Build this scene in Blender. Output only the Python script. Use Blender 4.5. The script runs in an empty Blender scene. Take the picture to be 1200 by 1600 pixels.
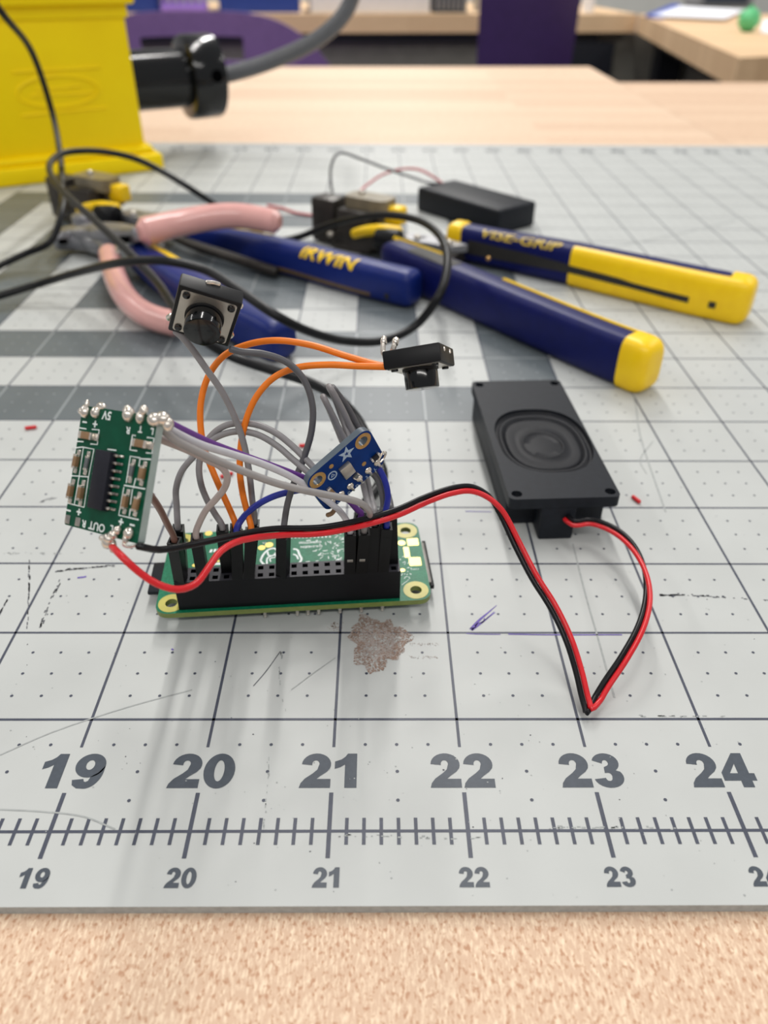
import bpy, bmesh, math, random
from mathutils import Vector, Matrix
from mathutils.geometry import tessellate_polygon

# ------------------------------------------------------------------ camera, light, exposure
SC = bpy.context.scene
COL = SC.collection
RNG = random.Random(11)
MM = 0.001
TOP = 0.743                     # height of the cutting mat's upper face above the floor (m)
F_PX = 1209.25                  # focal length in pixels of the 1200 x 1600 frame
CAM = Vector((8.71, -80.24, 130.24))          # mm, x along the mat, y away, z above the mat
CAM_ROT = (0.9433, -0.0063, -0.0061)

def wm(p):                      # mm on the mat -> metres in the room
    return Vector((p[0] * MM, p[1] * MM, p[2] * MM + TOP))

cam = bpy.data.cameras.new('camera')
cam_ob = bpy.data.objects.new('camera', cam)
COL.objects.link(cam_ob)
cam_ob.location = wm(CAM)
cam_ob.rotation_euler = CAM_ROT
cam.sensor_fit = 'VERTICAL'
cam.sensor_height = 36.0
cam.lens = 36.0 * F_PX / 1600.0
cam.clip_start = 0.01
cam.clip_end = 30
cam.dof.use_dof = True
cam.dof.focus_distance = 0.157
cam.dof.aperture_fstop = 15.5
SC.camera = cam_ob

SC.view_settings.view_transform = 'Standard'
SC.view_settings.look = 'None'
SC.view_settings.gamma = 1
SC.view_settings.exposure = 0.0
SC.view_settings.use_curve_mapping = False

world = bpy.data.worlds.new('room_light')
SC.world = world
world.use_nodes = True
bg = world.node_tree.nodes['Background']
bg.inputs['Color'].default_value = (0.985, 0.985, 1.0, 1)
bg.inputs['Strength'].default_value = 0.34

def strip_light(x, y, w, l, power, z=1.95, col=(1.0, 0.97, 0.93)):
    d = bpy.data.lights.new('ceiling_or_fill_strip', 'AREA')
    d.shape = 'RECTANGLE'
    d.size = w
    d.size_y = l
    d.energy = power
    d.color = col
    o = bpy.data.objects.new('ceiling_or_fill_strip', d)
    COL.objects.link(o)
    o.location = (x, y, TOP + z)
    return o
# a row of ceiling strips running away from the viewer, two side rows and an added front fill
strip_light(0.05, 0.80, 0.09, 1.2, 17)
strip_light(0.05, 2.40, 0.09, 1.2, 40)
strip_light(0.05, 4.00, 0.09, 1.2, 24)
strip_light(-2.2, 1.0, 0.16, 2.4, 22)
strip_light(2.3, 1.6, 0.16, 2.4, 26)
strip_light(0.0, -1.6, 3.0, 0.14, 38)  # added fill behind the viewer, brightens upright faces turned this way

# ------------------------------------------------------------------ picture geometry
CR = cam_ob.rotation_euler.to_matrix()
def ray(px, py):
    return CR @ Vector(((px - 600) / F_PX, (800 - py) / F_PX, -1))
def atd(px, py, d):             # point seen at a pixel at a given depth along the optical axis
    return CAM + ray(px, py) * d
def atz(px, py, z=0.0):         # ... on the level plane z
    r = ray(px, py)
    return CAM + r * ((z - CAM.z) / r.z)
def aty(px, py, y):
    r = ray(px, py)
    return CAM + r * ((y - CAM.y) / r.y)
def depth(p):
    return -(CR.transposed() @ (Vector(p) - CAM)).z
def onplane(px, py, M, h=0.0):  # local x, y of the pixel on the plane z = h of frame M
    Mi = M.inverted()
    o = Mi @ CAM
    d = (Mi.to_3x3() @ ray(px, py))
    k = (h - o.z) / d.z
    return (o.x + d.x * k, o.y + d.y * k)

# ------------------------------------------------------------------ materials
def srgb(r, g, b):
    f = lambda c: (c / 255 / 12.92) if c <= 10 else ((c / 255 + 0.055) / 1.055) ** 2.4
    return (f(r), f(g), f(b), 1)

def pm(name, col, rough=0.5, metal=0.0, var=0.08, scale=120.0, bump=0.0, spec=0.5, stretch=(1, 1, 1), coat=0.0, trans=0.0):
    """procedural material: base colour broken by noise, optional bump"""
    m = bpy.data.materials.new(name)
    m.use_nodes = True
    nt = m.node_tree
    b = nt.nodes['Principled BSDF']
    tc = nt.nodes.new('ShaderNodeTexCoord')
    mp = nt.nodes.new('ShaderNodeMapping')
    mp.inputs['Scale'].default_value = stretch
    nt.links.new(tc.outputs['Object'], mp.inputs['Vector'])
    nz = nt.nodes.new('ShaderNodeTexNoise')
    nz.inputs['Scale'].default_value = scale
    nz.inputs['Detail'].default_value = 4
    nt.links.new(mp.outputs['Vector'], nz.inputs['Vector'])
    rp = nt.nodes.new('ShaderNodeValToRGB')
    c = Vector(col[:3])
    rp.color_ramp.elements[0].position = 0.3
    rp.color_ramp.elements[1].position = 0.7
    rp.color_ramp.elements[0].color = (*(c * (1 - var)), 1)
    rp.color_ramp.elements[1].color = (*[min(1, v * (1 + var)) for v in c], 1)
    nt.links.new(nz.outputs['Fac'], rp.inputs['Fac'])
    nt.links.new(rp.outputs['Color'], b.inputs['Base Color'])
    b.inputs['Roughness'].default_value = rough
    b.inputs['Metallic'].default_value = metal
    b.inputs['Specular IOR Level'].default_value = spec
    b.inputs['Coat Weight'].default_value = coat
    b.inputs['Transmission Weight'].default_value = trans
    if bump:
        bp = nt.nodes.new('ShaderNodeBump')
        bp.inputs['Strength'].default_value = bump
        bp.inputs['Distance'].default_value = 0.0003
        nt.links.new(nz.outputs['Fac'], bp.inputs['Height'])
        nt.links.new(bp.outputs['Normal'], b.inputs['Normal'])
    return m

def node_mix(nt, fac, a, b, blend='MIX'):
    n = nt.nodes.new('ShaderNodeMix')
    n.data_type = 'RGBA'
    n.blend_type = blend
    for sock, v in ((n.inputs[0], fac), (n.inputs[6], a), (n.inputs[7], b)):
        if hasattr(v, 'is_output'):
            nt.links.new(v, sock)
        else:
            sock.default_value = v
    return n.outputs[2]

def wood_material(name, base, dark, seed=0.0, stave=0.032, fleck=1.0):
    m = bpy.data.materials.new(name)
    m.use_nodes = True
    nt = m.node_tree
    b = nt.nodes['Principled BSDF']
    tc = nt.nodes.new('ShaderNodeTexCoord')
    def mapped(scale, off=(0, 0, 0)):
        mp = nt.nodes.new('ShaderNodeMapping')
        mp.inputs['Scale'].default_value = scale
        mp.inputs['Location'].default_value = off
        nt.links.new(tc.outputs['Object'], mp.inputs['Vector'])
        return mp.outputs['Vector']
    br = nt.nodes.new('ShaderNodeTexBrick')
    br.inputs['Scale'].default_value = 1.0
    br.inputs['Brick Width'].default_value = 0.85
    br.inputs['Row Height'].default_value = stave
    br.inputs['Mortar Size'].default_value = 0.0
    br.inputs['Color1'].default_value = (0.0, 0, 0, 1)
    br.inputs['Color2'].default_value = (1, 1, 1, 1)
    br.offset = 0.37
    nt.links.new(mapped((1, 1, 1), (seed + 0.30, seed * 1.7 + 0.021, 0)), br.inputs['Vector'])
    grain = nt.nodes.new('ShaderNodeTexNoise')
    grain.inputs['Scale'].default_value = 1.0
    grain.inputs['Detail'].default_value = 5
    nt.links.new(mapped((9, 160, 60)), grain.inputs['Vector'])
    flk = nt.nodes.new('ShaderNodeTexNoise')
    flk.inputs['Scale'].default_value = 1.0
    flk.inputs['Detail'].default_value = 2
    nt.links.new(mapped((1600, 1000, 300)), flk.inputs['Vector'])
    fr = nt.nodes.new('ShaderNodeValToRGB')
    fr.color_ramp.elements[0].position = 0.53
    fr.color_ramp.elements[1].position = 0.68
    fr.color_ramp.elements[0].color = (0, 0, 0, 1)
    fr.color_ramp.elements[1].color = (0.75 * fleck,) * 3 + (1,)
    nt.links.new(flk.outputs['Fac'], fr.inputs['Fac'])
    sh = nt.nodes.new('ShaderNodeTexNoise')
    sh.inputs['Scale'].default_value = 1.0
    nt.links.new(mapped((1900, 620, 300), (3, 1, 0)), sh.inputs['Vector'])
    sr = nt.nodes.new('ShaderNodeValToRGB')
    sr.color_ramp.elements[0].position = 0.45
    sr.color_ramp.elements[1].position = 0.72
    sr.color_ramp.elements[0].color = (0, 0, 0, 1)
    sr.color_ramp.elements[1].color = (0.6 * fleck,) * 3 + (1,)
    nt.links.new(sh.outputs['Fac'], sr.inputs['Fac'])
    mid = tuple(a * 0.5 + c * 0.5 for a, c in zip(base, dark))
    c1 = node_mix(nt, br.outputs['Color'], base, mid)
    gr = nt.nodes.new('ShaderNodeMath')
    gr.operation = 'MULTIPLY'
    gr.inputs[1].default_value = 0.75
    nt.links.new(grain.outputs['Fac'], gr.inputs[0])
    c2 = node_mix(nt, gr.outputs[0], c1, mid)
    lite = tuple(min(1, v * 1.3) for v in base[:3]) + (1,)
    c3 = node_mix(nt, sr.outputs['Color'], c2, lite)  # shimmer and glints of the wood painted in as pale dashes
    c4 = node_mix(nt, fr.outputs['Color'], c3, dark)
    nt.links.new(c4, b.inputs['Base Color'])
    b.inputs['Roughness'].default_value = 0.5
    b.inputs['Specular IOR Level'].default_value = 0.22
    return m

def board_material(name, base, trace, scale, amount):
    """circuit board laminate with faint lighter copper traces under the mask"""
    m = pm(name, base, rough=0.42, var=0.12, scale=300, spec=0.3)
    nt = m.node_tree
    b = nt.nodes['Principled BSDF']
    src = b.inputs['Base Color'].links[0].from_socket
    tc = nt.nodes.new('ShaderNodeTexCoord')
    v = nt.nodes.new('ShaderNodeTexVoronoi')
    v.feature = 'DISTANCE_TO_EDGE'
    v.distance = 'CHEBYCHEV'
    v.inputs['Scale'].default_value = scale
    nt.links.new(tc.outputs['Object'], v.inputs['Vector'])
    lt = nt.nodes.new('ShaderNodeMath')
    lt.operation = 'LESS_THAN'
    lt.inputs[1].default_value = 0.05
    nt.links.new(v.outputs['Distance'], lt.inputs[0])
    ml = nt.nodes.new('ShaderNodeMath')
    ml.operation = 'MULTIPLY'
    ml.inputs[1].default_value = amount
    nt.links.new(lt.outputs[0], ml.inputs[0])
    out = node_mix(nt, ml.outputs[0], src, trace)
    nt.links.new(out, b.inputs['Base Color'])
    return m

M = {}
M['mat'] = pm('mat_vinyl', srgb(184, 187, 185), rough=0.48, var=0.035, scale=45, bump=0.0, spec=0.4)
M['mat_ink'] = pm('mat_ink', srgb(62, 70, 80), rough=0.45, var=0.10, scale=900)
M['mat_line'] = pm('mat_line_ink', srgb(62, 67, 82), rough=0.45, var=0.12, scale=700)
M['mat_band'] = pm('mat_band_ink', srgb(94, 102, 106), rough=0.42, var=0.06, scale=60)
M['mat_white'] = pm('mat_reverse_line', srgb(150, 156, 158), rough=0.42, var=0.05, scale=400)
M['wood'] = wood_material('maple_bench', srgb(233, 210, 184), srgb(176, 128, 96), 0.0)
M['wood2'] = wood_material('maple_bench_second', srgb(227, 203, 176), srgb(174, 128, 98), 0.31)
M['wood_far'] = wood_material('maple_counter', srgb(240, 208, 168), srgb(176, 136, 98), 0.7, fleck=0.3)
M['black_plastic'] = pm('black_plastic', srgb(13, 14, 17), rough=0.45, spec=0.28, var=0.15, scale=300)
M['black_gloss'] = pm('black_gloss_plastic', srgb(8, 10, 12), rough=0.14, spec=0.5, var=0.1, scale=200)
M['black_satin'] = pm('black_satin_plastic', srgb(23, 27, 34), rough=0.5, spec=0.22, var=0.15, scale=500, bump=0.06)
M['black_rubber'] = pm('black_rubber', srgb(12, 13, 16), rough=0.4, spec=0.3, var=0.1, scale=400)
M['cone'] = pm('cone_film', srgb(18, 20, 26), rough=0.55, spec=0.25, var=0.15, scale=500)
M['black_wire'] = pm('black_wire', srgb(10, 10, 15), rough=0.35, spec=0.3, var=0.1, scale=400)
M['red_wire'] = pm('red_wire', srgb(205, 24, 34), rough=0.33, var=0.06, scale=400)
M['red_faded'] = pm('red_lead', srgb(196, 92, 96), rough=0.4, var=0.06, scale=400)
M['orange_wire'] = pm('orange_wire', srgb(232, 120, 12), rough=0.4, var=0.05, scale=400)
M['grey_wire'] = pm('grey_wire', srgb(132, 130, 132), rough=0.42, var=0.06, scale=400)
M['darkgrey_wire'] = pm('dark_grey_wire', srgb(84, 84, 88), rough=0.42, var=0.06, scale=400)
M['lightgrey_wire'] = pm('light_grey_wire', srgb(146, 143, 142), rough=0.4, var=0.06, scale=400)
M['white_wire'] = pm('white_wire', srgb(194, 194, 200), rough=0.4, var=0.05, scale=400)
M['purple_wire'] = pm('purple_wire', srgb(98, 52, 132), rough=0.4, var=0.06, scale=400)
M['brown_wire'] = pm('brown_wire', srgb(122, 88, 78), rough=0.42, var=0.06, scale=400)
M['pink_wire'] = pm('pale_brown_wire', srgb(184, 170, 166), rough=0.42, var=0.06, scale=400)
M['blue_wire'] = pm('blue_wire', srgb(22, 38, 142), rough=0.38, var=0.06, scale=400)
M['cable_grey'] = pm('grey_cable_rubber', srgb(92, 94, 98), rough=0.45, var=0.08, scale=200)
M['pcb_green'] = board_material('green_board', srgb(6, 104, 72), srgb(50, 150, 112), 900, 0.22)
M['pcb_edge'] = pm('board_edge', srgb(112, 124, 62), rough=0.45, var=0.15, scale=500)
M['amp_green'] = pm('amplifier_board', srgb(0, 72, 50), rough=0.35, var=0.2, scale=260, spec=0.25)
M['amp_edge'] = pm('amplifier_board_edge', srgb(150, 165, 162), rough=0.4, var=0.1, scale=400)
M['mic_blue'] = pm('microphone_board', srgb(0, 46, 112), rough=0.42, spec=0.12, var=0.15, scale=300)
M['mic_edge'] = pm('microphone_board_edge', srgb(84, 96, 106), rough=0.4, var=0.1, scale=400)
M['gold'] = pm('gold_pad', srgb(250, 222, 120), rough=0.34, metal=0.35, var=0.06, scale=400)
M['brass'] = pm('gold_ring', srgb(190, 150, 92), rough=0.3, metal=0.8, var=0.12, scale=500)
M['mount_ring'] = pm('bare_board_ring', srgb(186, 178, 88), rough=0.4, var=0.1, scale=400)
M['silk'] = pm('white_print', srgb(226, 234, 232), rough=0.5, var=0.05, scale=500)
M['silk_blue'] = pm('pale_print', srgb(160, 180, 200), rough=0.5, var=0.08, scale=500)
M['solder'] = pm('solder', srgb(220, 213, 203), rough=0.26, metal=0.85, var=0.2, scale=700, bump=0.5)
M['tin'] = pm('tinned_metal', srgb(178, 174, 168), rough=0.3, metal=0.9, var=0.12, scale=600)
M['cap_brown'] = pm('ceramic_capacitor', srgb(134, 106, 76), rough=0.4, var=0.12, scale=700)
M['cap_grey'] = pm('grey_component', srgb(92, 96, 98), rough=0.4, var=0.12, scale=700)
M['chip'] = pm('chip_epoxy', srgb(28, 29, 38), rough=0.5, spec=0.25, var=0.12, scale=600)
M['socket'] = pm('socket_plastic', srgb(11, 12, 16), rough=0.4, spec=0.22, var=0.15, scale=300)
M['socket_top'] = pm('socket_top_plastic', srgb(60, 60, 66), rough=0.45, spec=0.25, var=0.15, scale=300)
M['housing'] = pm('connector_plastic', srgb(10, 11, 13), rough=0.4, spec=0.22, var=0.15, scale=350)
M['steel'] = pm('steel_plate', srgb(186, 180, 170), rough=0.32, metal=0.85, var=0.1, scale=160)
M['tool_steel'] = pm('tool_steel', srgb(150, 150, 154), rough=0.38, metal=0.75, var=0.15, scale=200)
M['tool_dark'] = pm('blackened_steel', srgb(58, 54, 50), rough=0.42, metal=0.4, var=0.2, scale=200)
M['tool_brown'] = pm('smoked_plastic', srgb(128, 118, 96), rough=0.3, var=0.2, scale=150)
M['tool_blue'] = pm('blue_grip', srgb(12, 20, 84), rough=0.45, spec=0.25, var=0.1, scale=250, bump=0.05)
M['tool_blue_gloss'] = pm('blue_smooth_grip', srgb(16, 36, 108), rough=0.4, spec=0.3, var=0.08, scale=250)
M['tool_yellow'] = pm('yellow_grip', srgb(255, 208, 0), rough=0.38, var=0.05, scale=200)
M['tool_print'] = pm('yellow_print', srgb(206, 176, 60), rough=0.45, var=0.08, scale=400)
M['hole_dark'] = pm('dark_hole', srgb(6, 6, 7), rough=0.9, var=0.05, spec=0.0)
M['tool_slot'] = pm('dark_slot', srgb(36, 34, 32), rough=0.6, var=0.15, scale=300)
M['tool_slot_gold'] = pm('amber_slot', srgb(98, 78, 44), rough=0.6, var=0.15, scale=300)
M['pink_grip'] = pm('pink_dipped_grip', srgb(228, 172, 166), rough=0.22, var=0.04, scale=150, coat=0.3)
M['box_yellow'] = pm('yellow_box_plastic', srgb(255, 222, 0), rough=0.45, var=0.02, scale=60, bump=0.05, spec=0.25)
M['purple_chair'] = pm('purple_chair_plastic', srgb(132, 102, 164), rough=0.45, var=0.06, scale=60)
M['purple_dark'] = pm('dark_purple_chair_plastic', srgb(58, 34, 92), rough=0.5, var=0.08, scale=60)
M['chair_metal'] = pm('chair_tube', srgb(120, 122, 126), rough=0.3, metal=0.9, var=0.05, scale=100)
M['bench_metal'] = pm('bench_frame_paint', srgb(22, 26, 36), rough=0.5, var=0.1, scale=60)
M['panel_grey'] = pm('grey_panel', srgb(128, 126, 118), rough=0.7, var=0.08, scale=30)
M['floor'] = pm('carpet_floor', srgb(70, 68, 64), rough=0.9, var=0.15, scale=90, bump=0.3)
M['wall'] = pm('painted_wall', srgb(214, 214, 208), rough=0.7, var=0.03, scale=20)
M['bin_blue'] = pm('blue_bin_plastic', srgb(34, 62, 142), rough=0.45, var=0.08, scale=60)
M['lilac'] = pm('lilac_plastic', srgb(150, 116, 206), rough=0.45, var=0.08, scale=60)
M['white_card'] = pm('white_card', srgb(226, 228, 232), rough=0.6, var=0.03, scale=60)
M['basket'] = pm('slate_plastic', srgb(62, 72, 86), rough=0.5, var=0.1, scale=60)
M['beige'] = pm('beige_card', srgb(206, 198, 184), rough=0.6, var=0.05, scale=60)
M['paper'] = pm('paper', srgb(236, 238, 244), rough=0.7, var=0.02, scale=60)
M['pen_blue'] = pm('blue_folder', srgb(58, 84, 170), rough=0.5, var=0.06, scale=60)
M['green_toy'] = pm('green_plastic', srgb(92, 190, 128), rough=0.4, var=0.08, scale=60)
M['device_grey'] = pm('grey_device', srgb(150, 150, 150), rough=0.5, var=0.06, scale=60)
M['stain'] = pm('brown_residue', srgb(140, 118, 105), rough=0.8, var=0.25, scale=900)
M['stain_lt'] = pm('pale_residue', srgb(164, 153, 147), rough=0.8, var=0.12, scale=700)
M['scuff'] = pm('black_scuff', srgb(84, 86, 92), rough=0.7, var=0.3, scale=900)
M['scuff_lt'] = pm('grey_scuff', srgb(158, 162, 161), rough=0.7, var=0.12, scale=900)
M['pen_purple'] = pm('purple_ink', srgb(96, 78, 160), rough=0.6, var=0.2, scale=900)

# ------------------------------------------------------------------ mesh builder (all lengths in mm)
class MB:
    def __init__(self):
        self.v, self.f, self.mi = [], [], []
    def add(self, vs, fs, Mx=None, mi=0):
        b = len(self.v)
        self.v.extend([(Mx @ Vector(p)) if Mx is not None else Vector(p) for p in vs])
        self.f.extend([tuple(i + b for i in f) for f in fs])
        self.mi.extend([mi] * len(fs))
        return self
    def bm(self, bm, Mx=None, mi=0):
        bm.verts.index_update()
        self.add([v.co.copy() for v in bm.verts], [[v.index for v in f.verts] for f in bm.faces], Mx, mi)
        bm.free()
        return self
    def box(self, c, s, Mx=None, bev=0.0, seg=2, mi=0, rot=None):
        b = bmesh.new()
        bmesh.ops.create_cube(b, size=1)
        bmesh.ops.scale(b, vec=s, verts=b.verts)
        if bev:
            bmesh.ops.bevel(b, geom=b.edges[:], offset=bev, segments=seg, profile=0.5, affect='EDGES')
        T = Matrix.Translation(c)
        if rot is not None:
            T = T @ rot.to_4x4()
        return self.bm(b, (Mx @ T) if Mx is not None else T, mi)
    def cyl(self, p0, p1, r0, r1=None, n=24, Mx=None, caps=True, mi=0, bev=0.0):
        r1 = r0 if r1 is None else r1
        p0, p1 = Vector(p0), Vector(p1)
        z = (p1 - p0).normalized()
        x = z.orthogonal().normalized()
        y = z.cross(x)
        st = [(p0, r0), (p1, r1)]
        if bev:
            L = (p1 - p0).length
            st = [(p0, r0 - bev), (p0 + z * bev * 0.3, r0 - bev * 0.3), (p0 + z * bev, r0),
                  (p1 - z * bev, r1), (p1 - z * bev * 0.3, r1 - bev * 0.3), (p1, r1 - bev)]
        vs = [c + (x * math.cos(2 * math.pi * i / n) + y * math.sin(2 * math.pi * i / n)) * r for c, r in st for i in range(n)]
        fs = [(k * n + i, k * n + (i + 1) % n, (k + 1) * n + (i + 1) % n, (k + 1) * n + i) for k in range(len(st) - 1) for i in range(n)]
        if caps:
            fs.append(tuple(range(n - 1, -1, -1)))
            fs.append(tuple(range((len(st) - 1) * n, len(st) * n)))
        return self.add(vs, fs, Mx, mi)
    def ball(self, c, r, Mx=None, n=12, mi=0):
        r = r if hasattr(r, '__len__') else (r, r, r)
        b = bmesh.new()
        bmesh.ops.create_uvsphere(b, u_segments=n * 2, v_segments=n, radius=1)
        bmesh.ops.scale(b, vec=r, verts=b.verts)
        T = Matrix.Translation(c)
        return self.bm(b, (Mx @ T) if Mx is not None else T, mi)
    def tube(self, pts, r, n=12, Mx=None, smooth=8, mi=0, round_ends=True):
        P = spline(pts, smooth) if smooth else [Vector(p) for p in pts]
        rr = r if hasattr(r, '__len__') else None
        m = len(P)
        T = [(P[min(i + 1, m - 1)] - P[max(i - 1, 0)]).normalized() for i in range(m)]
        x = T[0].orthogonal().normalized()
        rings = []
        for i in range(m):
            x = (x - T[i] * x.dot(T[i])).normalized()
            y = T[i].cross(x)
            q = (rr[0] + (rr[1] - rr[0]) * i / (m - 1)) if rr else r
            rings.append((P[i], x.copy(), y, q))
        if round_ends:
            a, b2 = rings[0], rings[-1]
            pre = [(a[0] - T[0] * a[3] * 0.45, a[1], a[2], a[3] * 0.55)]
            post = [(b2[0] + T[-1] * b2[3] * 0.45, b2[1], b2[2], b2[3] * 0.55)]
            rings = pre + rings + post
        vs = [c + (xx * math.cos(2 * math.pi * k / n) + yy * math.sin(2 * math.pi * k / n)) * q for c, xx, yy, q in rings for k in range(n)]
        R_ = len(rings)
        fs = [(i * n + k, i * n + (k + 1) % n, (i + 1) * n + (k + 1) % n, (i + 1) * n + k) for i in range(R_ - 1) for k in range(n)]
        fs.append(tuple(range(n - 1, -1, -1)))
        fs.append(tuple(range((R_ - 1) * n, R_ * n)))
        return self.add(vs, fs, Mx, mi)
    def plate(self, outline, holes, z0, z1, Mx=None, mi_top=0, mi_side=0, depth=None):
        """flat slab with through holes; loops are lists of (x, y)"""
        loops = [outline] + list(holes)
        flat = [p for l in loops for p in l]
        tri = tessellate_polygon([[Vector((p[0], p[1], 0)) for p in l] for l in loops])
        N = len(flat)
        vs = [(p[0], p[1], z1) for p in flat] + [(p[0], p[1], z0) for p in flat]
        def up(t):
            a, b, c = (Vector(flat[i]) for i in t)
            return (b - a).x * (c - a).y - (b - a).y * (c - a).x > 0
        tops = [tuple(t) if up(t) else tuple(reversed(t)) for t in tri]
        bots = [tuple(i + N for i in reversed(t)) for t in tops]
        self.add(vs, tops, Mx, mi_top)
        self.add(vs, bots, Mx, mi_top)
        side, k = [], 0
        for l in loops:
            n = len(l)
            for i in range(n):
                a, b = k + i, k + (i + 1) % n
                side.append((a, a + N, b + N, b))
            k += n
        self.add(vs, side, Mx, mi_side)
        return self

FRAMES = {}
def frame_m(F):                 # mm frame on the mat -> metre frame in the room
    G = F.copy()
    G.translation = wm(F.translation)
    return G

def thing(name, label, cat, F=None, group=None):
    F = F if F is not None else Matrix()
    o = bpy.data.objects.new(name, None)
    o.empty_display_size = 0.01
    COL.objects.link(o)
    o.matrix_world = frame_m(F)
    FRAMES[o.name] = F
    return tag(o, label, cat, group)

def tag(o, label, cat, group=None, kind=None):
    o['label'] = label
    o['category'] = cat
    if group:
        o['group'] = group
    if kind:
        o['kind'] = kind
    return o

def struct(o):
    o['kind'] = 'structure'
    return o

def _build(self, name, mats, parent=None, world_space=False, smooth=40, frame=None):
    mats = mats if isinstance(mats, (list, tuple)) else [mats]
    F = FRAMES[parent.name] if parent is not None else frame
    vs = self.v
    if world_space and F is not None:
        inv = F.inverted()
        vs = [inv @ p for p in vs]
    me = bpy.data.meshes.new(name)
    me.from_pydata([tuple(p * MM) for p in vs], [], self.f)
    for m in mats:
        me.materials.append(m)
    me.polygons.foreach_set('material_index', self.mi)
    b = bmesh.new()
    b.from_mesh(me)
    bmesh.ops.recalc_face_normals(b, faces=b.faces[:])
    b.to_mesh(me)
    b.free()
    if smooth:
        me.shade_smooth()
        me.set_sharp_from_angle(angle=math.radians(smooth))
    o = bpy.data.objects.new(name, me)
    COL.objects.link(o)
    if parent is not None:
        o.parent = parent
        FRAMES[o.name] = F
    else:
        Fm = frame if frame is not None else Matrix()
        o.matrix_world = frame_m(Fm)
        FRAMES[o.name] = Fm
    return o
MB.build = _build

def spline(pts, k=8):
    """centripetal Catmull-Rom through the points"""
    P = [Vector(p) for p in pts]
    if len(P) < 3:
        return [P[0].lerp(P[-1], i / (k * 2)) for i in range(k * 2 + 1)]
    P = [P[0] * 2 - P[1]] + P + [P[-1] * 2 - P[-2]]
    out = []
    for i in range(1, len(P) - 2):
        p0, p1, p2, p3 = P[i - 1:i + 3]
        t0 = 0
        t1 = t0 + max((p1 - p0).length, 1e-6) ** 0.5
        t2 = t1 + max((p2 - p1).length, 1e-6) ** 0.5
        t3 = t2 + max((p3 - p2).length, 1e-6) ** 0.5
        for j in range(k):
            t = t1 + (t2 - t1) * j / k
            a1 = p0 * ((t1 - t) / (t1 - t0)) + p1 * ((t - t0) / (t1 - t0))
            a2 = p1 * ((t2 - t) / (t2 - t1)) + p2 * ((t - t1) / (t2 - t1))
            a3 = p2 * ((t3 - t) / (t3 - t2)) + p3 * ((t - t2) / (t3 - t2))
            b1 = a1 * ((t2 - t) / (t2 - t0)) + a2 * ((t - t0) / (t2 - t0))
            b2 = a2 * ((t3 - t) / (t3 - t1)) + a3 * ((t - t1) / (t3 - t1))
            out.append(b1 * ((t2 - t) / (t2 - t1)) + b2 * ((t - t1) / (t2 - t1)))
    out.append(P[-2])
    return out

def rrect(w, h, r, n=6, c=(0, 0)):
    out = []
    for cx, cy, a in ((w / 2 - r, h / 2 - r, 0), (-w / 2 + r, h / 2 - r, 90), (-w / 2 + r, -h / 2 + r, 180), (w / 2 - r, -h / 2 + r, 270)):
        for i in range(n + 1):
            t = math.radians(a + 90 * i / n)
            out.append((c[0] + cx + r * math.cos(t), c[1] + cy + r * math.sin(t)))
    return out

def circ(cx, cy, r, n=24, ry=None):
    return [(cx + r * math.cos(2 * math.pi * i / n), cy + (ry or r) * math.sin(2 * math.pi * i / n)) for i in range(n)]

def stroke(mb, pts, w, z, Mx=None, smooth=0, mi=0):
    """flat ribbon along (x, y) points"""
    P = [Vector((p[0], p[1], 0)) for p in pts]
    if smooth:
        P = spline(P, smooth)
    n = len(P)
    vs = []
    for i in range(n):
        t = (P[min(i + 1, n - 1)] - P[max(i - 1, 0)]).normalized()
        s = Vector((-t.y, t.x, 0))
        ww = w[0] + (w[1] - w[0]) * i / (n - 1) if hasattr(w, '__len__') else w
        vs += [P[i] + s * ww / 2 + Vector((0, 0, z)), P[i] - s * ww / 2 + Vector((0, 0, z))]
    mb.add(vs, [(2 * i, 2 * i + 1, 2 * i + 3, 2 * i + 2) for i in range(n - 1)], Mx, mi)

def text_geo(s, size, bold=0.0, shear=0.0):
    c = bpy.data.curves.new('t', 'FONT')
    c.body = s
    c.size = size
    c.offset = bold
    c.shear = shear
    c.align_x = 'CENTER'
    c.align_y = 'CENTER'
    c.resolution_u = 3
    o = bpy.data.objects.new('t', c)
    COL.objects.link(o)
    dg = bpy.context.evaluated_depsgraph_get()
    me = bpy.data.meshes.new_from_object(o.evaluated_get(dg))
    vs = [v.co.copy() for v in me.vertices]
    fs = [tuple(p.vertices) for p in me.polygons]
    bpy.data.objects.remove(o)
    bpy.data.curves.remove(c)
    bpy.data.meshes.remove(me)
    return vs, fs

def axes(x, y, z, t):
    m = Matrix((x, y, z)).transposed().to_4x4()
    m.translation = t
    return m

IN = 25.4
def mx(X):                      # printed inch column -> mm
    return (X - 21) * IN

# ------------------------------------------------------------------ the room
def poly_slab(pts, z0, z1):
    m = MB()
    m.plate(pts, [], z0, z1)
    return m
FLOOR_Z = -TOP / MM
fl = MB().box((0, 1900, FLOOR_Z - 20), (7000, 7000, 40)).build('floor', M['floor'])
struct(fl)
wl = MB().box((0, 5440, FLOOR_Z + 1300), (7000, 80, 2600)).build('wall_back', M['wall'])
struct(wl)

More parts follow.
